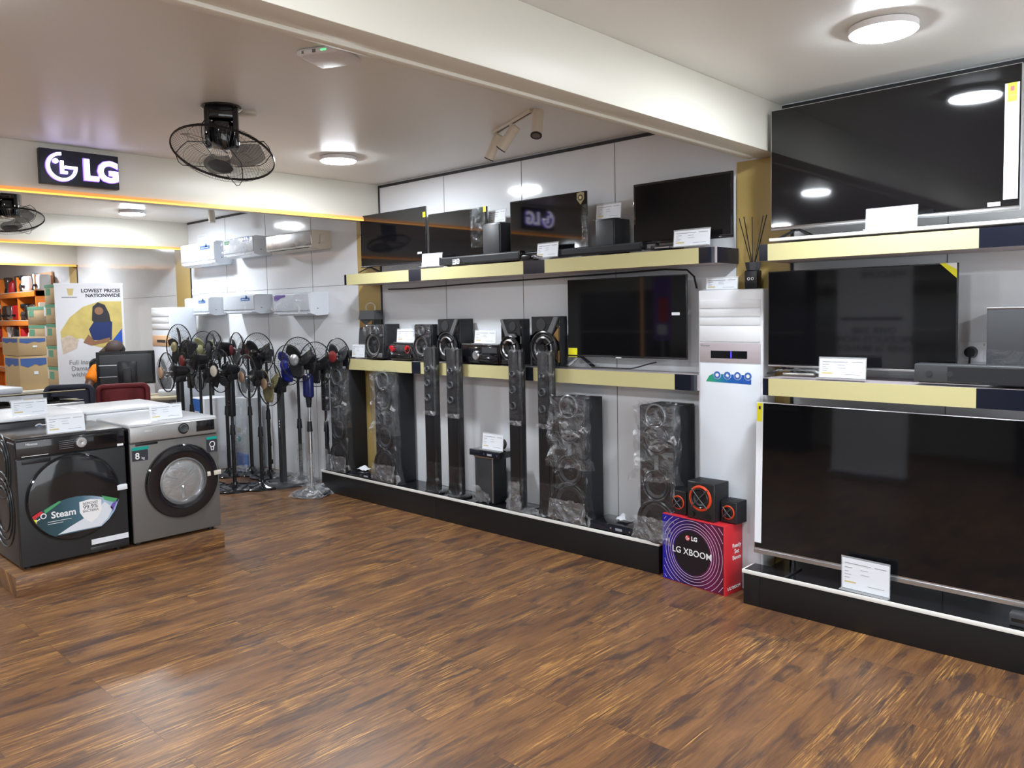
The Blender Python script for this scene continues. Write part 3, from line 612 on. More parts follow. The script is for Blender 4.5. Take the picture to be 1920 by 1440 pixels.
for sx in (-.36, -.30, .26): MB().disc((w_*sx, .01, h*(.72 if sx != -.30 else .58)), .016, 'red', 16, .022).build('knob', t)
MB().box(-w_*.2, w_*.16, .004, .011, h*.5, h*.85, 'charcoal', .003).build('display', t)
MB().ring((w_*.26, .006, h*.62), .030, .004, 'red', 24, 5).build('red_ring', t)
crumple(t, lambda u, v: ((u-.5)*w_*1.0, -.005, h*(.35+.6*v)), 20, 10, 'filmd', .008, 20, 'plastic_film', 4)
card_px(745, 778, 618, 642, 4.11, MS+h, 'price card on top of the red-knobbed mini system', .05)

def hifi_b(label, px0, px1, px2, ptop, mir=1, y=4.085, bronze=False):
    x0, x1 = X(px0, y, 650), X(px1, y, 650); y1 = min(4.235, at(px2, 640, x=x1).y); zt = at(px1, ptop, y=y).z
    t = thing('bookshelf_speaker', label, 'speaker', ((x0+x1)/2, y, MS)); w_ = x1-x0; h = zt-MS
    MB().box(-w_/2, w_/2, .012, y1-y, 0, h, 'blackm', .003).build('cabinet', t)
    MB().box(-w_/2, w_/2, 0, .012, .0, h, 'gblack', .004).build('front_baffle', t)
    MB().prism([(mir*w_*a, h*b) for a, b in ((-.46, .98), (-.46, .62), (-.30, .70), (.10, .70), (.34, .98))], 'bezel', .008, 0).build('upper_panel', t)
    MB().prism([(mir*w_*a, h*b) for a, b in ((-.5, .62), (-.5, .46), (-.2, .68), (.10, .68), (.34, .99), (.48, .99), (.22, .60), (.0, .58), (-.32, .56))], 'rim', .014, 0).build('grey_trim', t)
    MB().disc((-mir*w_*.12, -.006, h*.84), w_*.16, 'cone2', 16, .006).build('port_plate', t)
    r = w_*.46
    woofer(t, -mir*w_*.0, h*.36, r, 'cone2', 'bezel', -.016, dust='silver', depth=.06)
    MB().ring((0, -.026, h*.36), r*.62, .008, 'silver' if not bronze else 'rim', 26, 5).build('silver_ring', t)
    sp_ = MB()
    for k in range(3):
        a = 2*pi*k/3+.5; sp_.tube([(0, -.034, h*.36), (cos(a)*r*.5, -.034, h*.36+sin(a)*r*.5), (cos(a)*r*.9, -.028, h*.36+sin(a)*r*.9)], .006, 'gblack', 5)
    sp_.disc((0, -.030, h*.36), r*.24, 'gblack', 18, .012); sp_.build('spider_frame', t)
    if bronze: MB().prism([(w_*.30, h*.62), (w_*.48, h*.78), (w_*.48, h*.50)], 'bronze', .010, 0).prism([(w_*.30, h*.20), (w_*.48, h*.32), (w_*.48, h*.08)], 'bronze', .010, 0).build('bronze_facet', t)
    MB().box(-w_*.46, w_*.46, -.012, 0, 0, h*.10, 'bezel', .004).build('lower_trim', t)
hifi_b('large black speaker left of the silver-knobbed receiver', 822, 862, 888, 598)
hifi_b('large black speaker just right of the silver-knobbed receiver', 940, 978, 994, 598, -1)
hifi_b('large black speaker with bronze facets beside the middle-shelf television', 997, 1050, 1064, 593, 1, bronze=True)
y = 4.08; x0, x1 = X(864, y, 660), X(938, y, 660); zt = at(900, 646, y=y).z; t = thing('receiver', 'black stereo receiver with big silver knob between large speakers', 'hi-fi system', ((x0+x1)/2, y, MS)); w_ = x1-x0; h = zt-MS
MB().box(-w_/2, w_/2, 0, .2, .006, h, 'gblack', .006).box(-w_*.44, w_*.46, -.012, 0, 0, h*.35, 'gblack', .004).build('case', t)
MB().lathe([(.034, 0), (.034, .018), (.028, .024), (.001, .022)], 28, 'silver', TR(-w_*.07, 0, h*.42, rx=pi/2)).build('volume_knob', t)
MB().box(-w_*.48, -w_*.18, .004, .03, h-.002, h+.004, 'silver').build('silver_strip', t); MB().box(w_*.08, w_*.44, .004, .03, h-.002, h+.004, 'silver').build('silver_strip', t)
MB().box(w_*.05, w_*.42, -.0015, 0, h*.55, h*.85, 'charcoal').build('display', t)
card_px(890, 929, 624, 647, 4.12, MS+h+.004, 'price card on top of the silver-knobbed receiver')
# cable behind middle-shelf television
t = thing('power_cable', 'thin black cable trailing on the middle left shelf under its television', 'cable', (0, 0, MS))
MB().tube([(X(1110, 4.1), 4.09, .006), (X(1150, 4.09), 4.09, .006), (X(1180, 4.08), 4.09, .006), (X(1196, 4.08), 4.09, .02), (X(1215, 4.09), 4.10, .04), (X(1228, 4.1), 4.115, .050)], .004, 'black', 6).build('cord', t)
bag_ = thing('plastic_bag', 'small clear bag of accessories under left side of the middle-shelf television', 'plastic bag', (X(1112, 4.1, 670), 4.10, MS))
crumple(bag_, lambda u, v: ((u-.5)*.14, (v-.5)*.07, .02+.012*sin(pi*u)), 10, 8, 'haze', .008, 30, 'film', 2)

# ---------------- tower speakers on the plinth
def tower(label, px0, px1, px2, y, ztop, seed, nd=3, y2=None, pyb=800, loose=.008, jm='filmd'):
    x0, x1 = X(px0, y, pyb), X(px1, y, pyb); y1 = y2 or min(4.24, at(px2, pyb, x=x1).y)
    t = thing('tower_speaker', label, 'speaker', ((x0+x1)/2, y, LP), 0, 'film-wrapped tower speakers'); w_ = x1-x0; h = ztop-LP; d = y1-y
    MB().box(-w_/2, w_/2, .008, d, .004, h, 'blackm', .003).build('cabinet', t)
    MB().box(-w_/2+.01, w_/2-.01, .02, d-.02, 0, .005, 'black').build('foot_pad', t)
    MB().box(-w_/2, w_/2, -.006, .008, .006, h-.002, 'bezel', .006).build('front_baffle', t)
    woofer(t, 0, h*.155, w_*.56, 'cone2', 'bezel', -.008, depth=.03)
    woofer(t, 0, h*.42, w_*.40, 'cone2', 'bezel', -.008); woofer(t, 0, h*.76, w_*.40, 'cone2', 'bezel', -.008); woofer(t, 0, h*.93, w_*.30, 'cone2', 'rim', -.008, 'tweeter')
    MB().box(-w_*.06, w_*.06, -.009, -.006, h*.50, h*.68, 'rim', .002).build('centre_strip', t)
    jacket(t, w_, d, h+.005, jm, amp=loose, seed=seed, back=.22, gap=.012, skirt=.35, z0=.005); jacket(t, w_, d, h*.55, 'filmb', amp=loose*1.5, seed=seed+5, back=.12, gap=.02, skirt=.25, z0=h*.45)
    topcrumple(t, w_, d*.4, h, seed=seed)
    crumple(t, lambda u, v: ((u-.5)*(w_+.05), -.045, .015+.14*v), 16, 10, 'haze', .014, 26, 'plastic_film', seed+8)
tower('film-wrapped black tower speaker nearest the stand fans, left end of plinth', 622, 651, 688, 4.03, 1.108, 1)
tower('film-wrapped black tower speaker, second from the stand fans', 705, 741, 778, 4.02, 1.105, 7)
tower('black tower speaker with loose crinkled film, right of the slim speakers', 1040, 1098, 1130, 4.015, 1.025, 12, loose=.016, jm='filmd')
tower('black tower speaker with loose film beside the red carton', 1200, 1264, 1300, 4.0, 1.018, 21, y2=4.23, loose=.014)
def slim(label, px0, px1, y, zt, seed, pyb=800):
    x0, x1 = X(px0, y, pyb), X(px1, y, pyb); t = thing('slim_speaker', label, 'speaker', ((x0+x1)/2, y, LP), 0, 'slim tower speakers'); w_ = x1-x0; h = zt-LP
    MB().box(-.085, .075, -.008, .19, .0, .014, 'gblack', .006).build('base_plate', t)
    MB().box(-w_/2, w_/2*.5, 0, .042, .014, h, 'black', .006).box(w_/2*.5, w_/2, .004, .046, .03, h-.004, 'bezel', .004).build('column', t)
    for k, (f, r) in enumerate(((.855, .021), (.76, .026), (.66, .026))): woofer(t, -w_*.12, h*f, r, 'cone2', 'silver' if k == 0 else 'rim', -.003, 'tweeter' if k == 0 else 'driver', dust='black' if k else 'chrome', depth=.012)
    MB().hull([(-w_/2, -.012, .014), (w_/2, -.012, .014), (-w_/2, .02, .014), (w_/2, .02, .014), (-w_/2+.005, 0, .12), (w_/2-.005, 0, .12), (-w_/2+.005, .02, .12), (w_/2-.005, .02, .12)], 'gblack').build('foot_fairing', t)
    jacket(t, w_, .045, h*.46, 'filmd', z0=h*.545, gap=.004, amp=.004, seed=seed, nu=12, nv=24, back=.9); jacket(t, w_, .045, h*.20, 'filmd', z0=.02, gap=.006, amp=.006, seed=seed+3, nu=12, nv=12, back=.9, skirt=.8)
    crumple(t, lambda u, v: ((u-.5)*(w_+.02), -.012, h*(.54+.03*v)), 8, 5, 'haze', .006, 50, 'plastic_film', seed+4); topcrumple(t, w_-.01, .05, h-.012, 'filmb', seed, .006)
    crumple(t, lambda u, v: ((u-.5)*.13, -.03+.10*v, .02+.03*(1-u)*v), 12, 8, 'haze', .010, 36, 'base_film', seed+6)
slim('slim glossy speaker column, leftmost of the four', 797, 818, 4.0, 1.330, 2)
slim('slim glossy speaker column, second from the left of the four', 839, 862, 4.0, 1.325, 4)
slim('slim glossy speaker column rising behind the disc player with card', 955, 978, 4.0, 1.325, 6)
slim('slim glossy speaker column left of the crinkled-film tower speaker', 1009, 1035, 4.0, 1.32, 9)
# subwoofer with disc player and card
y = 4.045; x0, x1 = X(891, y, 900), X(926, y, 900); y1 = min(4.18, at(952, 900, x=x1).y)
t = box_speaker('subwoofer', 'black subwoofer on the left plinth carrying a disc player', 'subwoofer', x0, x1, y, y1, LP, .545, 'blackm', 'charcoal')
MB().box(-(x1-x0)/2-.001, (x1-x0)/2, -.008, 0, .332, .348, 'silver', .002).build('top_trim', t)
MB().box((x1-x0)/2-.01, (x1-x0)/2-.002, -.010, -.004, .01, .33, 'silver').build('side_trim', t)
crumple(t, lambda u, v: (-.10+u*.17, -.024, .005+.13*v*(1-.5*u)), 10, 10, 'haze', .014, 30, 'plastic_film', 5)
def player(label, px0, px1, y, z, d, h=.045, pyb=850, lit=False):
    x0, x1 = X(px0, y, pyb), X(px1, y, pyb); t = thing('disc_player', label, 'disc player', ((x0+x1)/2, y, z)); w_ = x1-x0
    MB().box(-w_/2+.02, w_/2-.02, .02, d-.02, 0, .005, 'black').build('foot_pad', t)
    MB().box(-w_/2, w_/2, 0, d, .004, h, 'gblack', .003).build('case', t)
    MB().box(-w_/2+.005, w_/2-.005, -.004, 0, .008, h-.006, 'navy', .001).build('front_panel', t)
    MB().disc((0, -.005, h*.55), .006, 'silver', 10).build('button', t); MB().box(w_*.1, w_*.25, -.005, -.004, h*.35, h*.65, 'dblue' if lit else 'ink').build('display', t); MB().disc((w_*.42, -.005, h*.5), .005, 'silver', 10).build('button', t)
    return t
player('black disc player with bluish front on top of the plinth subwoofer', 880, 937, 3.985, .5455, .20, .05, 845, False)
card_px(904, 942, 803, 832, 4.02, .5965, 'price card on the disc player on the plinth subwoofer')
x0 = X(940, 4.06, 830); t = thing('adhesive_roll', 'small dark roll beside the card on the disc player', 'roll', (x0-.02, 4.09, .5965))
MB().ring((0, 0, .042), .030, .012, 'charcoal', 24, 6).build('roll', t)
player('black disc player between the first two film-wrapped tower speakers', 652, 704, 4.0, LP, .2, .045, 890)
player('long black disc player on plinth between loose-film tower speakers', 1106, 1188, 4.0, LP, .2, .05, 980)
def scrap(label, px, py, y, w_, h, m, seed, name='plastic_bag', cat='plastic bag', flat=False, z=LP, amp=.016, rz=0):
    p = at(px, py, y=y); t = thing(name, label, cat, (p.x, y, z), rz)
    if flat: crumple(t, lambda u, v: ((u-.5)*w_, (v-.5)*h, .012+.03*sin(pi*u)*sin(pi*v)), 16, 12, m, amp, 26, 'film', seed)
    else:
        crumple(t, lambda u, v: ((u-.5)*w_*(1-.45*v), -.02*sin(pi*u)-.01, .012+h*v), 14, 18, m, amp, 22, 'film', seed)
        crumple(t, lambda u, v: ((u-.5)*w_*(1-.45*v), .03*sin(pi*u)+.01, .012+h*v), 14, 18, m, amp, 22, 'film', seed+1)
    return t
scrap('upright clear plastic bag at plinth edge below the third slim speaker', 966, 950, 4.0, .15, .20, 'haze', 3)
scrap('crumpled clear film lying left of the crinkled-film tower speaker', 1000, 962, 4.01, .30, .08, 'haze', 4, 'film_scrap', 'plastic film', True)
scrap('crumpled white wrapping on the disc player between tower speakers', 683, 876, 4.07, .12, .07, 'paper', 6, 'wrapping_scrap', 'wrapping', True, LP+.047, .010)
scrap('crumpled white wrapping on the long disc player near the red carton', 1170, 962, 4.10, .10, .08, 'paper', 8, 'wrapping_scrap', 'wrapping', True, LP+.052, .012)

# ---------------- red carton with three small speakers
rz = -.11; p0 = at(1243, 1083, z=0); bw, bd, bh = .435, .165, .392
cc = p0+Vector((cos(rz)*bw/2, sin(rz)*bw/2, 0))
t = thing('carton', 'red and purple speaker carton with ring artwork on the floor', 'box', (cc.x, cc.y, 0), rz)
MB().box(-bw/2, bw/2, 0, bd, 0, bh, 'redbox', .002).build('box', t)
pr = gradient_print('carton_print', [(0, (.004, .008, .34)), (.22, (.02, .008, .16)), (.5, (.02, .004, .04)), (.8, (.14, .008, .06)), (1, (.06, .004, .015))], 'X', 1/bw, .5)
pf = MB(); pf.box(-bw/2+.001, bw/2-.012, -.0015, 0, .004, bh-.004, pr); pf.disc((-.006, -.001, bh*.50), .125, mat('carton_disc', (.010, .006, .010), .4), 48, .0012)
pf.build('front_print', t)
pk = mat('ring_ink', (.62, .42, .60), .4)
for k, r in enumerate((.136, .150, .166, .185, .206, .230, .256)):
    cx, cz = -.006, bh*.50; run = []; 
    mb = MB(); any_ = False
    for i in range(72):
        a0, a1 = 360*i/72, 360*(i+1)/72; am = radians((a0+a1)/2)
        if abs(cx+r*cos(am)) < bw/2-.016 and abs(cz-bh/2+r*sin(am)) < bh/2-.008: mb.prism(band(cx, cz, r-.0014, r+.0014, a0, a1, 1), pk, .0006, -.0022)
    o = mb.build('printed_ring', t)
text('LG XBOOM', .052, 'whiteink', t, (-.006, -.0048, bh*.50), bold=.0003, sp=1.03)
text('LG', .034, 'whiteink', t, (.012, -.0035, bh*.71), 'small_lettering', bold=.001)
mb = MB(); mb.disc((-.034, -.0030, bh*.71), .016, 'redbox', 20, .001); put_logo(mb, .012, 'whiteink', .0006, -.0042, TR(-.034, 0, bh*.71)); mb.build('small_logo', t, smooth=False)
text('Ready\nSet\nBoom', .034, 'whiteink', t, (bw/2+.0022, bd*.64, bh*.60), 'side_lettering', rz=pi/2)
text('LG.XBOOM', .024, 'whiteink', t, (bw/2+.0022, bd*.48, .035), 'side_lettering', rz=pi/2)
def cspk(label, px0, px1, ptop, pbot, dep, big=False):
    y = cc.y+.045; q = at((px0+px1)/2, pbot, z=bh); y = q.y; a = at(px0, pbot, y=y); b = at(px1, pbot, y=y); w_ = b.x-a.x; h = at(px0, ptop, y=y).z-bh
    y = max(cc.y+.02, min(y, cc.y+bd-dep-.01)); 
    t = thing('desktop_speaker', label, 'speaker', ((a.x+b.x)/2, y, bh+.0005), rz*.8, 'black speakers with orange rings on the carton')
    MB().box(-w_/2, w_/2, .006, dep, 0, h, 'blackm', .004).build('cabinet', t); MB().box(-w_/2, w_/2, -.006, .006, 0, h, 'bezel', .008, seg=3).build('front_baffle', t)
    r = w_*(.36 if big else .34); z = h*(.58 if big else .50)
    MB().ring((0, -.008, z), r, r*.13, 'orange', 32, 8).build('orange_ring', t); woofer(t, 0, z, r*.86, 'cone2', 'bezel', -.008)
    sp_ = MB()
    for s in (-1, 1): sp_.tube([(-r*.8*s, -.020, z+r*.8), (0, -.024, z), (r*.8*s, -.020, z-r*.8)], .0035, 'charcoal', 5)
    sp_.build('cross_guard', t)
    if big:
        for s in (-1, 1): MB().disc((s*w_*.30, -.007, h*.13), .016, 'gblack', 18, .010).build('knob', t)
        MB().box(-w_*.3, w_*.1, -.008, -.006, h*.9, h*.94, 'gblack').build('display', t)
cspk('small black speaker with orange ring, left satellite on red carton', 1264, 1294, 915, 962, .10)
cspk('larger black speaker with orange ring, middle of red carton', 1296, 1350, 898, 972, .15, True)
cspk('small black speaker with orange ring, right satellite on red carton', 1354, 1386, 936, 980, .10)

# ---------------- floor-standing air conditioner, card and reed diffuser
y = 4.09; x0, x1 = X(1309, y, 545), X(1431, y, 545); zt = at(1309, 545, y=y).z; w_ = x1-x0
t = thing('floor_air_conditioner', 'tall white floor-standing air conditioner between the two wall units', 'air conditioner', ((x0+x1)/2, y, 0))
def az(py): return at(1370, py, y=y).z
MB().box(-w_/2, w_/2, 0, .152, 0.0, zt, 'white', .008, seg=3).build('housing', t)
for a, b in zip((562, 579, 595, 611), (578, 594, 610, 641)): MB().box(-w_/2+.012, w_/2-.014, -.006, 0, az(b)+.001, az(a)-.001, 'white', .003).build('louvre', t)
MB().box(-w_/2+.010, w_/2-.012, -.005, 0, az(680)+.001, az(643)-.001, 'pink', .002).build('control_band', t)
MB().box(-w_*.29, w_*.27, -.0065, -.004, az(672), az(658), 'gblack').build('display', t); MB().box(w_*.02, w_*.035, -.007, -.006, az(671), az(659), 'dblue').build('blue_light', t)
text('Hisense', .018, 'ink', t, (-w_*.38, -.0055, az(648)), 'brand_lettering')
MB().box(-w_/2+.012, w_/2-.014, -.004, 0, .03, az(682), 'white2', .003).build('lower_panel', t)
st = MB(); gp = gradient_print('feature_print', [(0, (.05, .40, .10)), (.25, (.02, .28, .30)), (.5, (.01, .12, .45)), (1, (.02, .10, .50))], 'X', 1/(w_*.8), .5)
st.prism([(-w_*.37, az(717)), (w_*.33, az(719)), (w_*.33, az(702)), (-w_*.26, az(702)), (-w_*.32, az(706))], gp, .001, -.004)
for k in range(4): st.disc((-w_*.19+k*w_*.158, -.0052, az(704)), .0235, 'whiteink', 20, .0008); st.disc((-w_*.19+k*w_*.158, -.0060, az(704)), .0215, 'blue', 20, .0008); st.prism(arc(-w_*.19+k*w_*.158, az(704), .011, 0, 300, [5, 3, 7, 6][k]), 'whiteink', .0006, -.0068)
st.build('feature_sticker', t)
card_px(1324, 1382, 524, 545, y+.05, zt, 'price card on top of the white floor-standing air conditioner')
y = 4.17; px = X(1412, y, 540); t = thing('reed_diffuser', 'black reed diffuser bottle on the floor-standing air conditioner', 'diffuser', (px, y, zt))
bh_ = at(1412, 507, y=y).z-at(1412, 542, y=y).z
MB().box(-.038, .038, -.03, .03, 0, bh_, 'black', .006, seg=3).build('bottle', t)
MB().lathe([(.036, bh_), (.040, bh_+.012), (.046, bh_+.045), (.001, bh_+.045)], 8, 'charcoal').build('collar', t)
for s in (-1, 1): MB().ring((s*.011, -.031, bh_*.55), .007, .002, 'whiteink', 14, 4).build('printed_mark', t)
for dx, dy in ((-.10, .03), (-.045, -.02), (-.02, .03), (.05, .02), (.085, -.01)): MB().cyl((dx*.1, 0, bh_+.03), (dx, dy, bh_+.30), .0028, None, 'black', 5).build('reed', t)

# ---------------- right unit small things
y = 3.93; t = thing('subwoofer', 'black film-wrapped subwoofer at the right edge on middle right shelf', 'subwoofer', (X(1850, 4.0, 600)+.13, 4.0, RM))
zt2 = at(1850, 577, y=4.0).z-RM
MB().box(-.13, .15, 0, .22, .004, zt2, 'charcoal', .006).build('cabinet', t); MB().box(-.12, .14, .01, .2, 0, .006, 'black').build('foot_pad', t)
crumple(t, lambda u, v: (-.14+.30*u, -.012, .01+.14*v), 18, 12, 'filmd', .010, 20, 'plastic_film', 4)
MB().box(-.131, .151, -.002, .01, zt2-.006, zt2+.002, 'silver', .002).build('top_trim', t)
x0 = X(1714, 3.92, 700); t = thing('soundbar', 'thick dark soundbar at the right edge of middle right shelf', 'soundbar', (x0+.24, 3.915, RM)); hh = at(1714, 681, y=3.92).z-RM
MB().box(-.22, .5, .01, .06, 0, .005, 'black').build('foot_pad', t)
MB().box(-.24, .55, 0, .075, .004, hh, 'charcoal', .008, seg=3).build('body', t); MB().box(-.10, .54, -.002, 0, .012, hh-.012, 'blackm').build('grille', t)
for k in (0, 1): MB().disc((-.175+k*.085, -.0015, hh*.5), .013, 'cone2', 14, .002).build('control_button', t)
t = thing('remote_pouch', 'remote control in clear pouch on middle right shelf, left of the card', 'remote control', (X(1495, 3.95, 690), 3.945, RM+.004), .1)
MB().box(-.07, .09, -.016, .016, 0.004, .016, 'silver', .005).build('remote', t)
crumple(t, lambda u, v: ((u-.5)*.24, (v-.5)*.07, .022+.01*sin(pi*u)), 16, 8, 'haze', .010, 24, 'pouch', 3)
p = at(1836, 660, y=W); t = thing('wall_socket', 'white double wall socket with round black plug on middle right bay', 'socket', (p.x, W-.012, p.z))
MB().box(-.085, .085, 0, .012, -.048, .048, 'white', .006).build('plate', t)
pl = MB(); pl.cyl((-.03, 0, .0), (-.03, -.035, .0), .028, .024, 'black', 18).build('plug', t); MB().tube([(-.03, -.028, -.02), (-.032, -.03, -.06), (-.05, -.02, -.11), (-.06, -.01, -.16)], .005, 'black', 6).build('plug_cord', t)
for k in (-1, 1): MB().box(.035+k*.012-.004, .035+k*.012+.004, -.003, 0, .03, .042, 'cream').build('switch', t)
t = thing('media_box', 'small dark box at the right edge on the right plinth, under the largest television', 'media box', (X(1893, 3.95, 1150), 3.93, RP))
MB().box(0, .14, 0, .10, 0, .055, 'charcoal', .006).build('case', t); MB().box(.01, .13, -.001, 0, .02, .035, 'gblack').build('front_window', t)

# ================================================================== WASHING MACHINES on their wooden plinth
PX = -5.175; PH = .118
py0 = 1.29; py1 = 2.56
t = thing('wooden_plinth', 'low dark wood plinth under the washing machines', 'platform', (PX, (py0+py1)/2, 0))
MB().box(-1.38, 0, py0-(py0+py1)/2, py1-(py0+py1)/2, 0, PH, 'plinth', .003).build('body', t)
def washer(name, label, cat, y0, y1, xf, z1, body, front, d=.56, kind=0, rz=pi/2):
    w_ = y1-y0; h = z1-PH; t = thing(name, label, cat, (xf, (y0+y1)/2, PH), rz)
    for sx in (-1, 1):
        for yy in (.06, d-.06): MB().cyl((sx*(w_/2-.05), yy, 0), (sx*(w_/2-.05), yy, .022), .022, None, 'black', 12).build('foot', t)
    MB().box(-w_/2, w_/2, .012, d, .02, h-.026, body, .012, seg=3).build('body', t)
    MB().box(-w_/2, w_/2, .004, d, h-.026, h, 'toplid' if kind == 1 else 'bezel' if kind == 0 else 'white', .008, seg=3).build('top_board', t)
    ph = h*.148
    MB().box(-w_/2, w_/2, -.006, .014, .022, h-ph-.004, front, .008, seg=3).build('front_panel', t)
    return t, w_, h, ph
t, w_, h, ph = washer('washing_machine', 'dark grey front-loading washing machine with steam sticker, nearest left', 'washing machine', 1.345, 1.960, -5.262, .905, 'wmdark', 'wmdark')
MB().box(-w_/2, w_/2, -.010, .014, h-ph, h-.012, 'gblack', .008, seg=3).build('control_panel', t)
MB().lathe([(.034, 0), (.034, .012), (.029, .020), (.012, .021), (.001, .019)], 32, 'silver', TR(w_*.075, -.010, h-ph*.52, rx=pi/2)).build('dial', t)
MB().box(w_*.20, w_*.42, -.0115, -.010, h-ph*.75, h-ph*.3, 'screen').build('display', t)
text('Hisense', .020, 'whiteink', t, (-w_*.36, -.0115, h-ph*.32), 'brand_lettering')
mb = MB()
for k in range(5): mb.box(-w_*.12, w_*.01, -.0112, -.0100, h-ph*(.35+.1*k), h-ph*(.35+.1*k)+.0015, 'ink')
mb.build('programme_marks', t)
MB().box(-w_*.45, -w_*.22, -.0112, -.0100, h-ph*.93, h-ph*.93+.003, 'whiteink').build('panel_line', t)
MB().box(-w_*.45, -w_*.20, -.0075, -.0055, h-ph*1.32, h-ph*1.10, 'black', .002).build('drawer_recess', t)
MB().box(w_*.42, w_*.48, -.0115, -.0100, h-ph*.98, h-ph*.86, 'whiteink').build('small_label', t)
R = w_*.425; zc = h*.505; cx = -.005
dr = MB().lathe([(R, 0), (R*1.0, .014), (R*.975, .022), (R*.9, .026), (R*.5, .030), (.001, .031)], 64, 'gblack', TR(cx, -.006, zc, rx=pi/2)).build('door', t)
MB().ring((cx, -.010, zc), R*1.012, .004, 'bezel', 64, 6).build('door_ring', t)
# steam sticker: lens-shaped lower part of the door
sgm = gradient_print('steam_print', [(0, (.015, .035, .05)), (.30, (.02, .07, .09)), (.55, (.06, .14, .20)), (.8, (.40, .52, .66)), (1, (.20, .36, .6))], 'X', 1/(2*R), .5)
bot = [(cx+R*.97*cos(radians(a)), zc+R*.97*sin(radians(a))) for a in range(200, 341, 7)]
bot = [p for p in bot if p[1] > zc-R*.66]
top = [(cx+R*.90*(1-2*i/10), zc-R*.17+R*.30*(1-((1-2*i/10)**2))-.03) for i in range(11)]
sb = MB(); sb.prism([(cx-R*.93, zc-R*.30), (cx-R*.86, zc-R*.46), (cx-R*.74, zc-R*.62), (cx-R*.60, zc-R*.75), (cx-R*.48, zc-R*.83), (cx+R*.52, zc-R*.80), (cx+R*.70, zc-R*.66), (cx+R*.84, zc-R*.48), (cx+R*.95, zc-R*.22)]+[(p[0], p[1]+.0) for p in top], sgm, .0015, -.0375)
sb.prism([(cx-R*.42, zc-R*.80), (cx+R*.50, zc-R*.78), (cx+R*.68, zc-R*.62), (cx+R*.80, zc-R*.40), (cx+R*.62, zc-R*.22), (cx+R*.42, zc-R*.40), (cx+R*.1, zc-R*.55), (cx-R*.15, zc-R*.66)], 'white2', .0008, -.0392)
sb.prism([(cx-R*.93, zc-R*.28), (cx-R*.74, zc-R*.18), (cx-R*.70, zc-R*.24), (cx-R*.90, zc-R*.36)], 'redbox', .0008, -.0392).prism([(cx-R*.90, zc-R*.36), (cx-R*.84, zc-R*.36), (cx-R*.84, zc-R*.46)], 'yellow', .0008, -.0392)
sb.prism([(cx-R*.68, zc-R*.18), (cx-R*.36, zc-R*.02), (cx-R*.32, zc-R*.05), (cx-R*.66, zc-R*.26)], 'green', .0008, -.0392).prism([(cx+R*.55, zc-R*.06), (cx+R*.92, zc-R*.20), (cx+R*.84, zc-R*.28), (cx+R*.62, zc-R*.18)], 'green', .0008, -.0392).prism([(cx+R*.90, zc-R*.24), (cx+R*.80, zc-R*.48), (cx+R*.74, zc-R*.38), (cx+R*.80, zc-R*.29)], 'purple', .0008, -.0392)
sb.build('steam_sticker', t)
MB().ring((cx-R*.70, -.0405, zc-R*.31), .014, .003, 'whiteink', 16, 5).tube([(cx-R*.77, -.0405, zc-R*.36), (cx-R*.85, -.0405, zc-R*.40)], .003, 'whiteink', 5).build('sticker_emblem', t)
text('Steam', .056, 'whiteink', t, (cx-R*.28, -.0405, zc-R*.33), bold=.0012)
MB().box(cx-R*.62, cx-R*.12, -.0405, -.0395, zc-R*.475, zc-R*.465, 'whiteink').box(cx-R*.62, cx-R*.30, -.0405, -.0395, zc-R*.525, zc-R*.515, 'whiteink').build('sticker_lines', t)
shp = [(cx+R*(.30+a), zc-R*b) for a, b in ((-.24, .13), (0, .10), (.24, .15), (.24, .40), (.15, .56), (0, .66), (-.15, .54), (-.24, .38))]
MB().prism(shp, 'whiteink', .0010, -.0402).build('shield_badge', t)
text('99.9%', .036, 'dark_ink', t, (cx+R*.30, -.0415, zc-R*.28), 'shield_lettering', ext=.0004); text('REMOVES', .020, 'dark_ink', t, (cx+R*.30, -.0415, zc-R*.19), 'shield_lettering', ext=.0004); text('BACTERIA', .020, 'dark_ink', t, (cx+R*.30, -.0415, zc-R*.37), 'shield_lettering', ext=.0004)
MB().box(w_*.24, w_*.49, -.030, -.006, zc-R*.0-.005, zc+.028, 'paper', .002).build('tape', t)
MB().box(w_*.13, w_*.49, -.0085, -.006, .075, .108, 'paper').build('tape', t)
MB().box(w_*.12, w_*.49, -.0075, -.005, .024, .060, 'bezel', .002).build('filter_flap', t)
# embossed side panel (facing the camera side)
for k, r in enumerate((.23, .185, .14)): MB().ring((-w_/2-.002, d if False else .30, h*.42), r, .006, 'wmdark', 40, 6, axis='X').build('side_emboss', t)
for k in range(3): MB().ring((-w_/2-.002, .30, h*.76), .20-.045*k, .005, 'wmdark', 36, 6, axis='X').build('side_emboss', t)
t, w_, h, ph = washer('washing_machine', 'silver grey front-loading washing machine with chrome drum window', 'washing machine', 1.985, 2.578, -5.255, .912, 'gblack', 'steel', kind=1)
MB().box(-w_/2, w_/2, -.014, .016, h-ph, h-.012, 'steel2', .010, seg=3).build('control_panel', t)
MB().lathe([(.032, 0), (.032, .006), (.024, .012), (.012, .008), (.001, .008)], 28, 'charcoal', TR(w_*.09, -.014, h-ph*.50, rx=pi/2)).ring((w_*.09, -.02, h-ph*.5), .033, .003, 'gblack', 28, 5).build('dial', t)
MB().box(w_*.24, w_*.455, -.0155, -.014, h-ph*.78, h-ph*.18, 'gblack', .001).build('display', t)
text('Hisense', .016, 'whiteink', t, (-w_*.30, -.0155, h-ph*.40), 'brand_lettering')
MB().box(-w_*.44, -w_*.20, -.0075, -.0055, h-ph*1.18, h-ph*1.06, 'black', .003).build('drawer_recess', t)
R = w_*.415; zc = h*.485; cx = .032
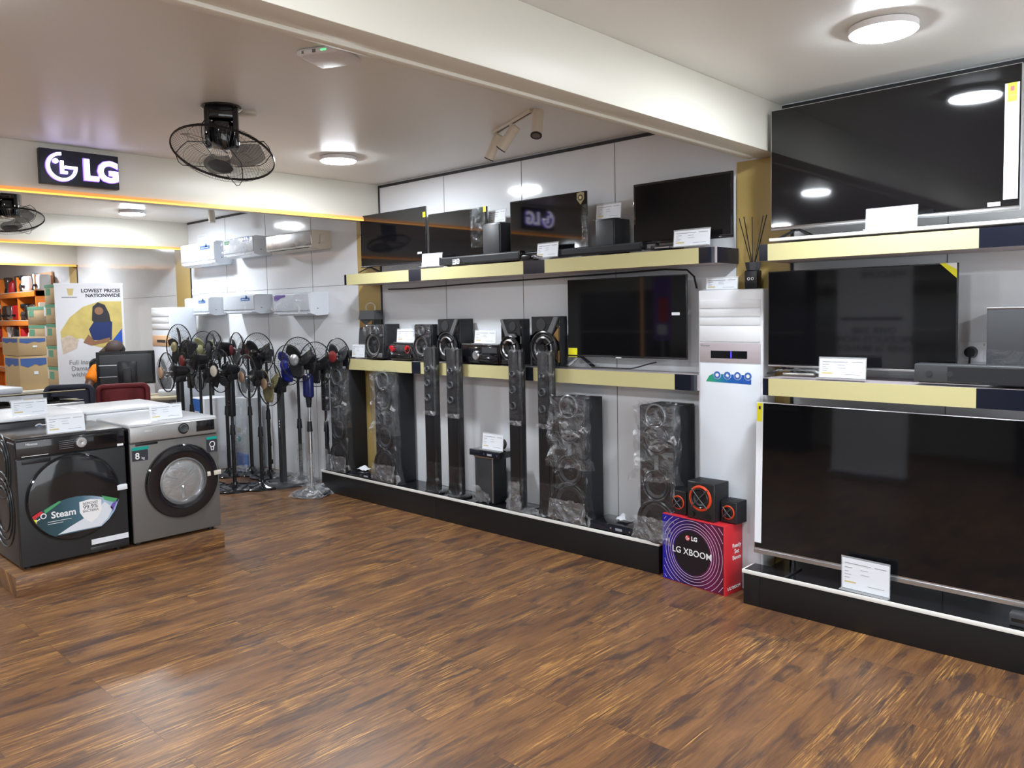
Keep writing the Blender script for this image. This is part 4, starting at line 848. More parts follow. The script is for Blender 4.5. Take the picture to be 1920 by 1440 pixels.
MB().lathe([(R, -.002), (R, .020), (R*.97, .030), (R*.80, .036), (R*.64, .028)], 64, 'gblack', TR(cx, -.006, zc, rx=pi/2)).build('door', t)
MB().lathe([(R*.64, .028), (R*.60, .030), (R*.585, .018)], 56, 'rim', TR(cx, -.006, zc, rx=pi/2)).build('chrome_ring', t)
MB().lathe([(R*.585, .020), (R*.5, .030), (R*.3, .038), (.001, .042)], 48, 'glass', TR(cx, -.006, zc, rx=pi/2)).build('door_glass', t)
MB().lathe([(R*.585, .018), (R*.56, .002), (R*.50, .000), (R*.45, .004), (R*.30, .001), (R*.12, .003), (.001, .001)], 48, 'drum', TR(cx, -.006, zc, rx=pi/2)).build('drum', t)
vn = MB()
for k in range(3):
    a = 2*pi*k/3+.6; vn.hull([(cx+cos(a+e)*R*q, -.006-yy, zc+sin(a+e)*R*q) for q, e, yy in ((.15, -.15, .004), (.15, .15, .004), (.5, -.10, .004), (.5, .10, .004), (.2, 0, .016), (.45, 0, .018))], 'silver')
vn.build('drum_paddle', t)
MB().box(-w_*.48, -w_*.30, -.0085, -.007, h-ph*1.24-.020, h-ph*1.24, 'teald').box(-w_*.48, -w_*.31, -.0085, -.007, h-ph*1.24-.090, h-ph*1.24-.021, 'dark_ink').build('capacity_sticker', t)
text('8', .058, 'whiteink', t, (-w_*.425, -.0092, h-ph*1.24-.060), bold=.001); text('kg', .022, 'whiteink', t, (-w_*.365, -.0092, h-ph*1.24-.074), 'small_lettering')
MB().box(w_*.36, w_*.485, -.0085, -.007, h-ph*1.2-.018, h-ph*1.2, 'teald').box(w_*.36, w_*.485, -.0085, -.007, h-ph*1.2-.105, h-ph*1.2-.019, 'dark_ink').build('feature_sticker', t)
MB().ring((w_*.425, -.009, h-ph*1.2-.052), .018, .003, 'whiteink', 20, 5).tube([(w_*.425-.010, -.009, h-ph*1.2-.070), (w_*.425-.007, -.009, h-ph*1.2-.092), (w_*.425+.007, -.009, h-ph*1.2-.092), (w_*.425+.010, -.009, h-ph*1.2-.070)], .003, 'whiteink', 5).build('sticker_emblem', t)
MB().box(w_*.33, w_*.495, -.040, -.030, zc+.005, zc+.036, 'cream', .001).build('tape', t)
# back row, turned the other way
t, w_, h, ph = washer('washing_machine', 'black washing machine with white top, behind the steam-sticker machine', 'washing machine', 1.345, 1.93, -6.46, .965, 'bezel', 'wmdark', kind=2, rz=-pi/2, d=.58)
MB().disc((0, -.006, h*.48), w_*.36, 'gblack', 40, .02).build('door', t); MB().disc((w_*.1, -.006, h-ph*.5), .03, 'silver', 20, .015).build('dial', t)
MB().box(-w_*.44, -w_*.02, .581, .583, h-.11, h-.060, 'paper').build('energy_label', t)
MB().disc((0, 0, 0), .024, 'blue', 20, .002, TR(-.015, .5845, h-.082, rz=pi)).ring((-.015, .585, h-.082), .026, .005, 'whiteink', 20, 4).build('round_badge', t)
t, w_, h, ph = washer('washing_machine', 'white-topped washing machine behind the silver grey one', 'washing machine', 1.95, 2.54, -6.46, .958, 'white', 'white', kind=2, rz=-pi/2, d=.56)
MB().disc((0, -.006, h*.48), w_*.36, 'gblack', 40, .02).build('door', t); MB().disc((w_*.1, -.006, h-ph*.5), .03, 'silver', 20, .015).build('dial', t)
def card_x(px0, px1, pt, pb, x, z, label, hold=True):
    a = at(px0, pb, x=x); b = at(px1, pb, x=x); c = at((px0+px1)/2, pt, x=x); e = at((px0+px1)/2, pb, x=x)
    return price_card((x, (a.y+b.y)/2, z), abs(b.y-a.y), c.z-e.z, label, pi/2, -.12, hold)
card_x(89, 160, 775, 806, -5.30, .906, 'price card on top of the dark washing machine with steam sticker')
card_x(282, 342, 755, 782, -5.33, .913, 'price card on top of the silver grey washing machine')
card_x(23, 90, 750, 778, -5.93, .966, 'blank white price card on the rear black washing machine')
# table-top cooker behind the machines
cx_, cy_ = -7.02, 1.95
t = thing('counter', 'low display counter behind the washing machines carrying a gas cooker', 'counter', (cx_-.1, cy_-.1, 0)); MB().box(-.35, .35, -.65, .42, 0, .80, 'greyu', .004).build('body', t); MB().box(-.37, .37, -.67, .44, .80, .822, 'white', .004).build('top_board', t)
t = thing('gas_cooker', 'cream table-top gas cooker with raised glass lid behind the washing machines', 'cooker', (cx_+.18, cy_-.05, .823), pi/2)
MB().box(-.36, .36, 0, .5, .01, .12, 'silver', .010).build('body', t); MB().box(-.36, .36, .0, .5, .12, .132, 'gblack', .003).build('hob', t)
for sx in (-.2, .16): MB().ring((sx, .22, .14), .08, .006, 'black', 24, 5, axis='Z').cyl((sx, .22, .13), (sx, .22, .15), .035, None, 'charcoal', 16).build('burner', t)
MB(TR(0, .5, .16, rx=-.10)).box(-.37, .37, -.50, 0, 0, .006, 'wood', .002).build('lid', t)
for sx in (-.25, 0, .25): MB().disc((sx, -.001, .07), .02, 'black', 16, .02).build('knob', t)
t = thing('kettle', 'dark appliance with grey ribs at the left edge behind the washing machines', 'appliance', (cx_+.10, cy_-.62, .823))
MB().lathe([(.07, 0), (.09, .02), (.085, .14), (.06, .19), (.02, .2)], 20, 'charcoal', None, True).build('body', t); MB().tube([(.06, 0, .18), (.13, 0, .16), (.14, 0, .08), (.09, 0, .03)], .012, 'black', 8).build('handle', t)

# ================================================================== SPLIT AIR CONDITIONERS on the far wall
def split_ac(label, pl, pr, pt, pbm, pback, style):
    D = .20 if style != 'brown' else .205
    xb = X(pback, W, (pt+pbm)/2); x0 = X(pl, W-D, pt+10); x1 = xb-.004
    zt = at(pr, pt, y=W-D).z; zb = at(pr, pbm, y=W-D).z
    w_ = x1-x0; h = zt-zb; t = thing('split_air_conditioner', label, 'air conditioner', ((x0+x1)/2, W-D, zb))
    T = Matrix.Translation((-w_/2, 0, 0)) @ Matrix.Rotation(pi/2, 4, 'Z') @ Matrix.Rotation(pi/2, 4, 'X')
    prof = [(0, h*.05), (D*.35, -h*.06), (D*.95, -h*.02), (D, h*.1), (D, h), (D*.1, h), (0, h*.93)]
    mm = 'cream' if style == 'brown' else 'white2'
    mb = MB(); n = len(prof); A = [mb.bm.verts.new((-w_/2, p[0], p[1])) for p in prof]; B = [mb.bm.verts.new((w_/2, p[0], p[1])) for p in prof]
    fs = [mb.bm.faces.new(A), mb.bm.faces.new(list(reversed(B)))]+[mb.bm.faces.new((A[i], B[i], B[(i+1) % n], A[(i+1) % n])) for i in range(n)]
    mb._fin(A+B, fs, mm); mb.build('housing', t, smooth=False)
    MB().box(-w_/2+.004, w_/2-.004, -.008, .002, h*.16, h*.95, mm if style != 'brown' else 'silver', .006, seg=3).build('front_panel', t)
    MB(TR(0, 0, h*.02, rx=.25)).box(-w_/2+.06, w_/2-.06, -.004, .05, -.002, .006, 'white' if style != 'brown' else 'charcoal', .002).build('louvre', t)
    crumple(t, lambda u, v: ((u-.5)*(w_+.02), -.020, h*(.04+.96*v)), 26, 12, 'filmb' if style in ('brown', 'eco', 'purple') else 'filmd', .009, 18, 'plastic_film', len(label))
    if style == 'blue': MB().box(w_*.10, w_*.38, -.010, -.007, h*.66, h*.82, 'blue').disc((w_*.28, -.008, h*.82), .022, 'blue', 18, .002).build('blue_sticker', t); MB().box(w_*.13, w_*.34, -.0108, -.0098, h*.72, h*.74, 'whiteink').build('sticker_line', t)
    if style == 'eco': text('eco', .075, 'green', t, (-w_*.36, -.0095, h*.80), 'eco_lettering', bold=.002); text('2.779', .065, 'blue', t, (w_*.28, -.0095, h*.84), 'price_lettering', bold=.001)
    if style == 'purple': MB().prism([(-w_*.46, h*.66), (-w_*.40, h*.64), (-w_*.25, h*.80), (-w_*.15, h*.82), (-w_*.15, h*.92), (-w_*.47, h*.93)], 'purple', .002, -.008).build('purple_sticker', t)
    MB().box(w_/2, w_/2+.002, .07, .085, h*.25, h*.28, 'black').build('side_cap', t)
    if style == 'brown': MB().box(w_/2, w_/2+.018, .08, .14, h*.30, h*.75, 'cream', .01).build('side_bracket', t)
    return t
split_ac('white wall air conditioner with blue sticker, upper row left', 339, 405, 450, 493, 436, 'blue')
split_ac('white wall air conditioner with green and blue lettering, upper row middle', 419, 479, 440, 476, 510, 'eco')
split_ac('beige wall air conditioner wrapped in shiny film, upper row right', 499, 583, 430, 464, 621, 'brown')
split_ac('white wall air conditioner with blue sticker, lower row left', 347, 410, 556, 589, 425, 'blue')
split_ac('white wall air conditioner with blue sticker, lower row middle', 419, 479, 551, 586, 511, 'blue')
split_ac('white wall air conditioner with purple sticker, lower row right', 513, 589, 547, 589, 617, 'purple')
for px0, px1, pt, pb, lb in ((371, 388, 438, 451, 'small white tag above the upper left wall air conditioner'), (358, 374, 541, 554, 'small white tag above the lower left wall air conditioner'), (443, 459, 536, 549, 'small white tag above the lower middle wall air conditioner')):
    a = at(px0, pb, y=W); b = at(px1, pt, y=W); t = thing('price_tag', lb, 'price tag', ((a.x+b.x)/2, W, a.z), 0, 'tags on the air conditioner wall')
    MB().box(-(b.x-a.x)/2, (b.x-a.x)/2, -.004, 0, 0, b.z-a.z, 'paper').box(-(b.x-a.x)/2*.7, (b.x-a.x)*.3, -.0048, -.004, (b.z-a.z)*.6, (b.z-a.z)*.63, 'ink').build('card', t)

# ================================================================== STAND FANS
def stand_fan(label, px, py, x, y, zh, R, face, tilt=0, cap='peach', blade='black', nb=5, base='disc', br=.20, pole='black', box=None, motor='black', basefilm=False, pr=.015, cord=False, twowide=1.0):
    t = thing('stand_fan', label, 'fan', (x, y, 0), 0, 'stand fans by the far wall')
    if base == 'disc': MB().lathe([(br, 0), (br, .012), (br*.93, .022), (br*.3, .030), (.035, .05), (.03, .07)], 36, 'gblack', None, True).build('base', t)
    elif base == 'flat': MB().lathe([(br, 0), (br, .018), (br*.97, .024), (.02, .026)], 36, 'charcoal', None, True).build('base', t)
    elif base == 'cross':
        for k in range(2): MB(TR(rz=.4+k*pi/2)).box(-br, br, -.022, .022, 0, .030, 'gblack', .010).build('base_foot', t)
        MB().cyl((0, 0, .03), (0, 0, .07), .04, .025, 'gblack').build('base_hub', t)
    z1 = zh-.09
    MB().cyl((0, 0, .03), (0, 0, z1*.55), pr*1.15, None, pole).cyl((0, 0, z1*.55-.05), (0, 0, z1*.55+.04), pr*1.7, pr*1.3, 'black').cyl((0, 0, z1*.5), (0, 0, z1), pr*.85, None, pole).build('pole', t)
    if box == 'blue': MB().box(-.055, .055, -.035, .035, z1-.26, z1-.04, mat('navy_control_box', (.012, .018, .10), .15), .03, seg=4).cyl((0, 0, z1-.34), (0, 0, z1-.25), .02, .028, 'black').build('control_box', t)
    elif box == 'slab': MB().box(-.035, .035, -.025, .025, z1-.34, z1-.0, 'black', .012, seg=3).build('control_box', t); MB().disc((0, -.026, z1-.2), .006, 'silver', 10).disc((0, -.026, z1-.23), .006, 'silver', 10).build('button', t)
    elif box == 'post': MB().box(-.036, .036, -.020, .020, .02, z1, 'charcoal', .004).build('post', t); MB().disc((0, -.021, z1*.66), .008, 'whiteink', 10).disc((0, -.021, z1*.69), .008, 'whiteink', 10).disc((0, -.021, z1*.63), .008, 'whiteink', 10).build('button', t)
    hd = bpy.data.objects.new('fan_head', None); hd = None
    T = Matrix.Translation((.11*sin(face), -.11*cos(face), zh)) @ Matrix.Rotation(face, 4, 'Z') @ Matrix.Rotation(tilt, 4, 'X')
    MB(T).cyl((0, .05, 0), (0, .17, 0), .058, .045, motor, 20).cyl((0, .17, 0), (0, .20, 0), .045, .02, motor, 20).cyl((0, -.02, 0), (0, .06, 0), .012, None, 'silver', 8).box(-.035, .035, .06, .16, -.095, -.03, motor, .012).build('motor', t)
    cage(t, R, -.055, .060, T, wires=48, wr=.0009, hub=.05)
    blades(t, nb, .03, R*.86, .075 if nb > 3 else .115, blade, 0, .30, .45, T)
    MB(T).lathe([(.052, .050), (.050, .060), (.035, .066), (.001, .067)], 24, cap, TR(rx=pi/2)).build('hub_cap', t)
    if basefilm:
        crumple(t, lambda u, v: ((br+.03)*(1-v*.85)*cos(2*pi*u), (br+.03)*(1-v*.85)*sin(2*pi*u), .012+.08*v*v+.02*v), 26, 8, 'haze', .016, 16, 'plastic_film', int(px)); crumple(t, lambda u, v: (.03*cos(2*pi*u), .03*sin(2*pi*u), .08+.30*v), 14, 12, 'haze', .007, 30, 'plastic_film', int(px)+1)
    if cord: MB().tube([(.03, -.02, z1*.62), (.06, -.02, z1*.60), (.065, -.02, z1*.45), (.05, -.02, z1*.36), (.075, -.02, z1*.28), (.06, -.02, z1*.40), (.065, -.02, z1*.20), (.062, -.02, z1*.15)], .004, 'black', 5).box(.05, .075, -.03, -.005, z1*.12, z1*.16, 'black', .003).build('cord', t)
    return t
def fanpx(label, px, py, y, Rpx, dface, base_px=None, **k):
    """head seen at px,py, at depth y from the wall line"""
    p = at(px, py, y=y); dist = (p-Vector((0, 0, H))).dot(_f); R = Rpx*dist/FPX
    a = radians(dface)
    return stand_fan(label, px, py, p.x-.11*sin(a), p.y+.11*cos(a), p.z, R, a, **k)
# (azimuth 0 = facing the shop, positive turns towards the camera's right side)
fanpx('stand fan with peach hub and teal tie, leftmost, low beside the desk', 313, 698, 3.02, 37, -2, cap='peach', blade='smoke', nb=3, box='slab')
fanpx('tall stand fan with large clear guard behind the leftmost low fan', 336, 650, 3.52, 42, 8, cap='goldcap', blade='bezel', nb=5, box='slab')
fanpx('stand fan with red hub, third from the left, beside the tall clear one', 352, 676, 3.25, 39, 0, cap='dullred', blade='black', nb=5)
fanpx('narrow edge-on stand fan with grey blades between red-hub and gold fans', 372, 701, 3.58, 34, -9, cap='charcoal', blade='smoke', nb=3)
fanpx('olive-bladed stand fan half hidden behind the others near the white cabinet', 382, 655, 3.90, 34, 20, cap='olive', blade='olive', nb=3)
fanpx('high black stand fan with grey petals, centre left of the fan group', 401, 652, 3.7, 32, 0, cap='charcoal', blade='charcoal', nb=5)
fanpx('stand fan with cream hub and coiled cord behind the silver washing machine', 411, 695, 3.40, 41, 4, cap='cream', blade='bezel', nb=5, box='slab', cord=True)
fanpx('stand fan with dark red motor, seen nearly edge-on, centre of the group', 444, 656, 3.88, 33, -6, cap='maroon', blade='silver', nb=3, motor='maroon')
fanpx('large stand fan with dark curved blades, rear centre of the group', 483, 664, 3.92, 40, 16, cap='gblack', blade='black', nb=3, cord=True)
fanpx('stand fan with copper hub before the rear centre fan', 463, 706, 3.62, 41, -3, cap='peach', blade='smoke', nb=5, base='disc', br=.21, cord=True)
fanpx('gold-bladed stand fan with grey square post and flat grey base, front of the group', 505, 719, 3.80, 42, 0, cap='peach', blade='goldcap', nb=3, base='flat', br=.21, box='post')
fanpx('blue-bladed stand fan with film on its base, right part of the group', 541, 684, 3.95, 38, 12, cap='bluebl', blade='bluebl', nb=3, basefilm=True, br=.17)
fanpx('stand fan with navy control box and silver pole, right part of the group', 560, 674, 3.74, 42, 16, cap='silver', blade='black', nb=3, box='blue', pole='silver', basefilm=True, br=.17)
fanpx('black stand fan turned away with large guard, rightmost of the dense group', 592, 683, 3.95, 42, 14, cap='charcoal', blade='black', nb=3, basefilm=True, br=.17, box='slab', cord=True)
fanpx('stand fan with red hub beside the first tower speaker', 633, 668, 4.04, 34, 5, cap='dullred', blade='charcoal', nb=3, base='cross', br=.10)
# cartons and poster-wrapped boxes on the floor behind the fans
def pbox(name, label, cat, px0, px1, pt, y0, y1, m='white', z0=0, band_=None, pb=None, group=None):
    a = at(px0, pt, y=y0); b = at(px1, pt, y=y0); zt = a.z
    t = thing(name, label, cat, ((a.x+b.x)/2, y0, z0), 0, group); w_ = b.x-a.x; h = zt-z0
    MB().box(-w_/2, w_/2, 0, y1-y0, 0, h, m, .003).build('box', t)
    return t, w_, h
t, w_, h = pbox('carton', 'white and blue printed carton behind the fans, left of the speakers', 'box', 404, 424, 742, 4.02, 4.2, 'white')
MB().box(-w_/2+.001, w_*.30, -.002, 0, h*.30, h-.01, 'blue').prism([(w_*.30, h-.01), (w_*.45, h-.01), (w_*.2, h*.3), (w_*.05, h*.3)], 'blue', .002, 0).build('blue_print', t); MB().box(-w_*.3, w_*.2, -.003, -.002, h*.72, h*.74, 'whiteink').box(-w_*.3, w_*.2, -.003, -.002, h*.66, h*.68, 'whiteink').build('print_lines', t)
t, w_, h = pbox('carton', 'small blue and white printed carton behind the leftmost fans', 'box', 358, 383, 745, 3.75, 4.0, 'white')
MB().box(-w_/2+.001, w_*.25, -.002, 0, h*.25, h-.01, 'blue').build('blue_print', t); MB().box(-w_*.35, w_*.1, -.003, -.002, h*.80, h*.815, 'whiteink').build('print_line', t)
t, w_, h = pbox('carton', 'grey film-covered box with green discs behind the fans', 'box', 440, 462, 745, 4.05, 4.22, 'greyu')
MB().box(-w_/2+.002, w_/2-.002, -.002, 0, h*.02, h*.22, 'blue').build('blue_print', t); MB().disc((-w_*.2, -.001, h*.55), .03, 'olive', 18).disc((-w_*.2, -.001, h*.42), .03, 'teald', 18).build('printed_disc', t)
crumple(t, lambda u, v: ((u-.5)*(w_+.03), -.02, .015+(h-.02)*v), 12, 24, 'haze', .014, 14, 'plastic_film', 3)
scrap('crumpled clear plastic sheets on the floor between the fan bases', 458, 862, 3.98, .34, .18, 'haze', 12, 'film_scrap', 'plastic film', True, 0.02, .03)
scrap('clear film heap on the floor by the film-wrapped fan bases', 548, 872, 4.06, .40, .20, 'haze', 15, 'film_scrap', 'plastic film', True, 0.02, .03)

# ================================================================== FAR LEFT: tall cabinet, desk, person, chairs, banner, boxes, shelves
t = thing('floor_air_conditioner', 'tall pale floor-standing air conditioner behind the fans at left', 'air conditioner', ((X(285, 3.78)+X(317, 3.78))/2, 3.78, 0))
MB().box(-.24, .24, 0, .30, 0, 1.71, 'white2', .01, seg=3).build('housing', t)
for k in range(3): MB().box(-.225, .225, -.005, 0, 1.47+k*.07, 1.53+k*.07, 'white', .003).build('louvre', t)
MB().box(-.225, .225, -.005, 0, 1.28, 1.40, 'peachshelf', .002).build('control_band', t); MB().box(-.10, .12, -.0065, -.005, 1.32, 1.35, 'bezel').build('display', t)
MB().box(-.225, .225, -.004, 0, .05, 1.27, 'white2', .003).build('lower_panel', t)
def face(px): d = at(px, 600, z=0) if False else None; return None
RZ = radians(68)
# roll-up banner
cb = (-9.85, 3.36); t = thing('roll_up_banner', 'white roll-up banner with woman in blue shirt and lowest prices text', 'banner', (cb[0], cb[1], 0), radians(71))
BW, BH = .70, 2.00
MB().box(-BW/2-.02, BW/2+.02, -.08, .08, 0, .09, 'silver', .01).build('base', t); MB().cyl((0, .02, .08), (0, .02, BH), .012, None, 'silver', 8).box(-BW/2-.005, BW/2+.005, -.006, .012, BH-.012, BH+.012, 'silver').build('pole', t)
MB().box(-BW/2, BW/2, -.004, -.002, .09, BH, 'posterw').build('sheet', t)
art = MB(); ay = -.0045
art.prism([(-BW*.44, 1.46), (-BW*.30, 1.62), (-BW*.1, 1.74), (BW*.15, 1.80), (BW*.47, 1.80), (BW*.47, 1.28), (BW*.25, 1.24), (BW*.02, 1.29), (-BW*.14, 1.38), (-BW*.26, 1.36), (-BW*.42, 1.22)], mat('banner_gold', (.62, .50, .16), .5, var=.3, vscale=8), .001, ay)
art.prism([(BW*.18, 1.25), (BW*.46, 1.26), (BW*.46, 1.48), (BW*.30, 1.33)], mat('banner_blue', (.02, .10, .50), .5), .001, ay-.001)
art.prism([(BW*.02, 1.35), (BW*.30, 1.35), (BW*.32, 1.56), (BW*.20, 1.60), (BW*.06, 1.58), (-.02, 1.48)], mat('banner_navy', (.012, .03, .14), .5), .001, ay-.002)
art.prism([(BW*.02, 1.58), (BW*.04, 1.74), (BW*.12, 1.79), (BW*.22, 1.76), (BW*.28, 1.66), (BW*.30, 1.56), (BW*.05, 1.56)], 'dark_ink', .001, ay-.0025)
art.prism(arc(BW*.13, 1.69, .045, 0, 340, 14), mat('banner_skin', (.30, .15, .08), .5), .001, ay-.0035)
art.prism([(-BW*.12, 1.33), (0, 1.29), (BW*.26, 1.33), (BW*.28, 1.38), (BW*.05, 1.34), (-.03, 1.42), (-BW*.04, 1.42)], mat('banner_skin2', (.30, .15, .08), .5), .001, ay-.0035)
art.prism([(-BW*.44, 1.38), (-BW*.32, 1.42), (-BW*.18, 1.36), (-BW*.22, 1.26), (-BW*.42, 1.20)], mat('banner_pale', (.62, .52, .42), .5, var=.3, vscale=20), .001, ay-.001)
art.prism([(-BW*.32, 1.95), (-BW*.22, 1.95), (-BW*.24, 1.87), (-BW*.30, 1.87)], 'gold_ink', .001, ay)
art.box(-BW*.40, -BW*.18, ay-.001, ay, 1.845, 1.855, 'ink')
art.build('artwork', t).location.z = 0
art = MB()
art.prism([(-BW*.40, .72), (-BW*.06, .72), (-BW*.06, .58), (-BW*.40, .56)], 'dark_ink', .001, ay).prism([(-BW*.28, .70), (-BW*.22, .66), (-BW*.26, .58), (-BW*.34, .58)], 'whiteink', .001, ay-.001).box(-BW*.30, -BW*.16, ay-.001, ay, .52, .53, 'dark_ink')
art.build('product_picture', t).location.z = 0
text('LOWEST PRICES\nNATIONWIDE', .056, 'dark_ink', t, (BW*.46, ay-.001, 1.895), align='RIGHT', bold=.0016); text('Full insurance &\nDamage cover\nwithin months', .070, 'ink', t, (-BW*.02, ay-.001, 1.03), align='CENTER', bold=.0012)
# desk
dk = (-8.72, 3.28); t = thing('office_desk', 'cream-topped desk with the monitor, behind the two mesh chairs', 'desk', (dk[0], dk[1], 0), RZ)
MB().box(-.36, .50, -.30, .30, .735, .765, 'wood', .004).build('desk_top', t)
for sx in (-.32, .46):
    for sy in (-.26, .26): MB().box(sx-.025, sx+.025, sy-.025, sy+.025, 0, .735, 'charcoal').build('leg', t)
MB().box(-.30, .44, .24, .252, .30, .735, 'greyu').build('modesty_panel', t)
t = thing('monitor', 'large black monitor seen from behind on the desk', 'monitor', (dk[0]+.01, dk[1]+.02, .7655), RZ+.05)
MB().box(-.28, .28, 0, .02, .13, .485, 'black', .006).box(-.25, .25, -.02, 0, .15, .45, 'charcoal', .010).box(-.08, .10, -.035, -.02, .14, .38, 'bezel', .008).build('housing', t); MB().box(-.272, .272, .02, .0215, .14, .475, 'screen').build('screen', t)
MB().box(-.035, .045, -.05, -.03, .0, .30, 'black', .006).box(-.12, .14, -.10, .08, 0, .012, 'black', .005).build('stand', t)
for z in (.34, .22): MB().box(-.26, -.09, -.0215, -.020, z, z+.006, 'silver').build('vent_line', t)
t = thing('card_printer', 'small grey device with paper stack beside the monitor', 'printer', (dk[0]+.20, dk[1]+.36, .7655), RZ); MB().box(-.09, .09, -.08, .08, 0, .05, 'greyu', .008).box(-.08, .08, -.07, .07, .05, .058, 'paper').build('case', t)
t = thing('office_phone', 'small black and white box on the desk below the monitor', 'phone', (dk[0]+.10, dk[1]-.22, .7655), RZ); MB().box(-.09, .09, -.05, .05, 0, .05, 'charcoal', .012).build('case', t); MB().box(-.07, -.02, -.03, .0, .05, .056, 'paper').build('note', t)
def chair(label, x, y, rz, m, w_=.48, fm='black', zt=.98):
    t = thing('office_chair', label, 'chair', (x, y, 0), rz)
    for k in range(5): a = 2*pi*k/5; MB().hull([(.02*cos(a+1.57)*s, .02*sin(a+1.57)*s, z) for s in (-1, 1) for z in (.06, .09)]+[(.20*cos(a)+.012*cos(a+1.57)*s, .20*sin(a)+.012*sin(a+1.57)*s, z) for s in (-1, 1) for z in (.06, .08)], 'black').build('leg', t); MB().cyl((.20*cos(a), .20*sin(a)-.012, .028), (.20*cos(a), .20*sin(a)+.012, .028), .028, None, 'black', 14).build('castor', t)
    MB().cyl((0, 0, .08), (0, 0, .44), .028, .022, 'black').build('gas_column', t)
    MB().box(-.24, .24, -.20, .26, .44, .51, m, .03, seg=3).build('seat', t)
    def bk(u, v):
        x = (u-.5)*(w_-.05); return (x, -.235-.02*math.cos((u-.5)*pi)-.02*v+.01, .56+(zt-.60)*v)
    bo = MB().grid(bk, 10, 10, m).build('back_mesh', t, norm=False); bo.modifiers.new('s', 'SOLIDIFY').thickness = .018
    r = .05; pts = []
    for cx, cz, a0 in ((w_/2-r-.01, zt-r-.03, 0), (-w_/2+r+.01, zt-r-.03, 90), (-w_/2+r+.01, .56+r, 180), (w_/2-r-.01, .56+r, 270)):
        for q in range(6): a = radians(a0+18*q); pts.append((cx+r*cos(a), -.245-.02*math.cos(cx/w_*pi)-.02*(cz-.5), cz+r*sin(a)))
    MB().tube(pts, .022, fm, 8, True).build('back_frame', t)
    MB().tube([(0, -.05, .43), (0, -.24, .45), (0, -.275, .60)], .022, 'black', 8).build('back_support', t)
    for s in (-1, 1): MB().tube([(s*.25, .0, .47), (s*.29, .0, .55), (s*.29, .0, .66), (s*.29, .12, .68)], .014, 'black', 6).build('armrest', t)
chair('maroon mesh office chair with its back to the camera at the desk', -7.965, 2.985, RZ, 'maroon', .44, 'maroon', 1.0)
chair('dark navy mesh office chair left of the maroon one, back to the camera', -8.06, 2.595, RZ-.15, 'navych', .40, 'navych', 1.02)
chair('black office chair behind the desk under the seated person', -9.32, 3.38, RZ+pi, 'black', .46, 'black', 1.16)
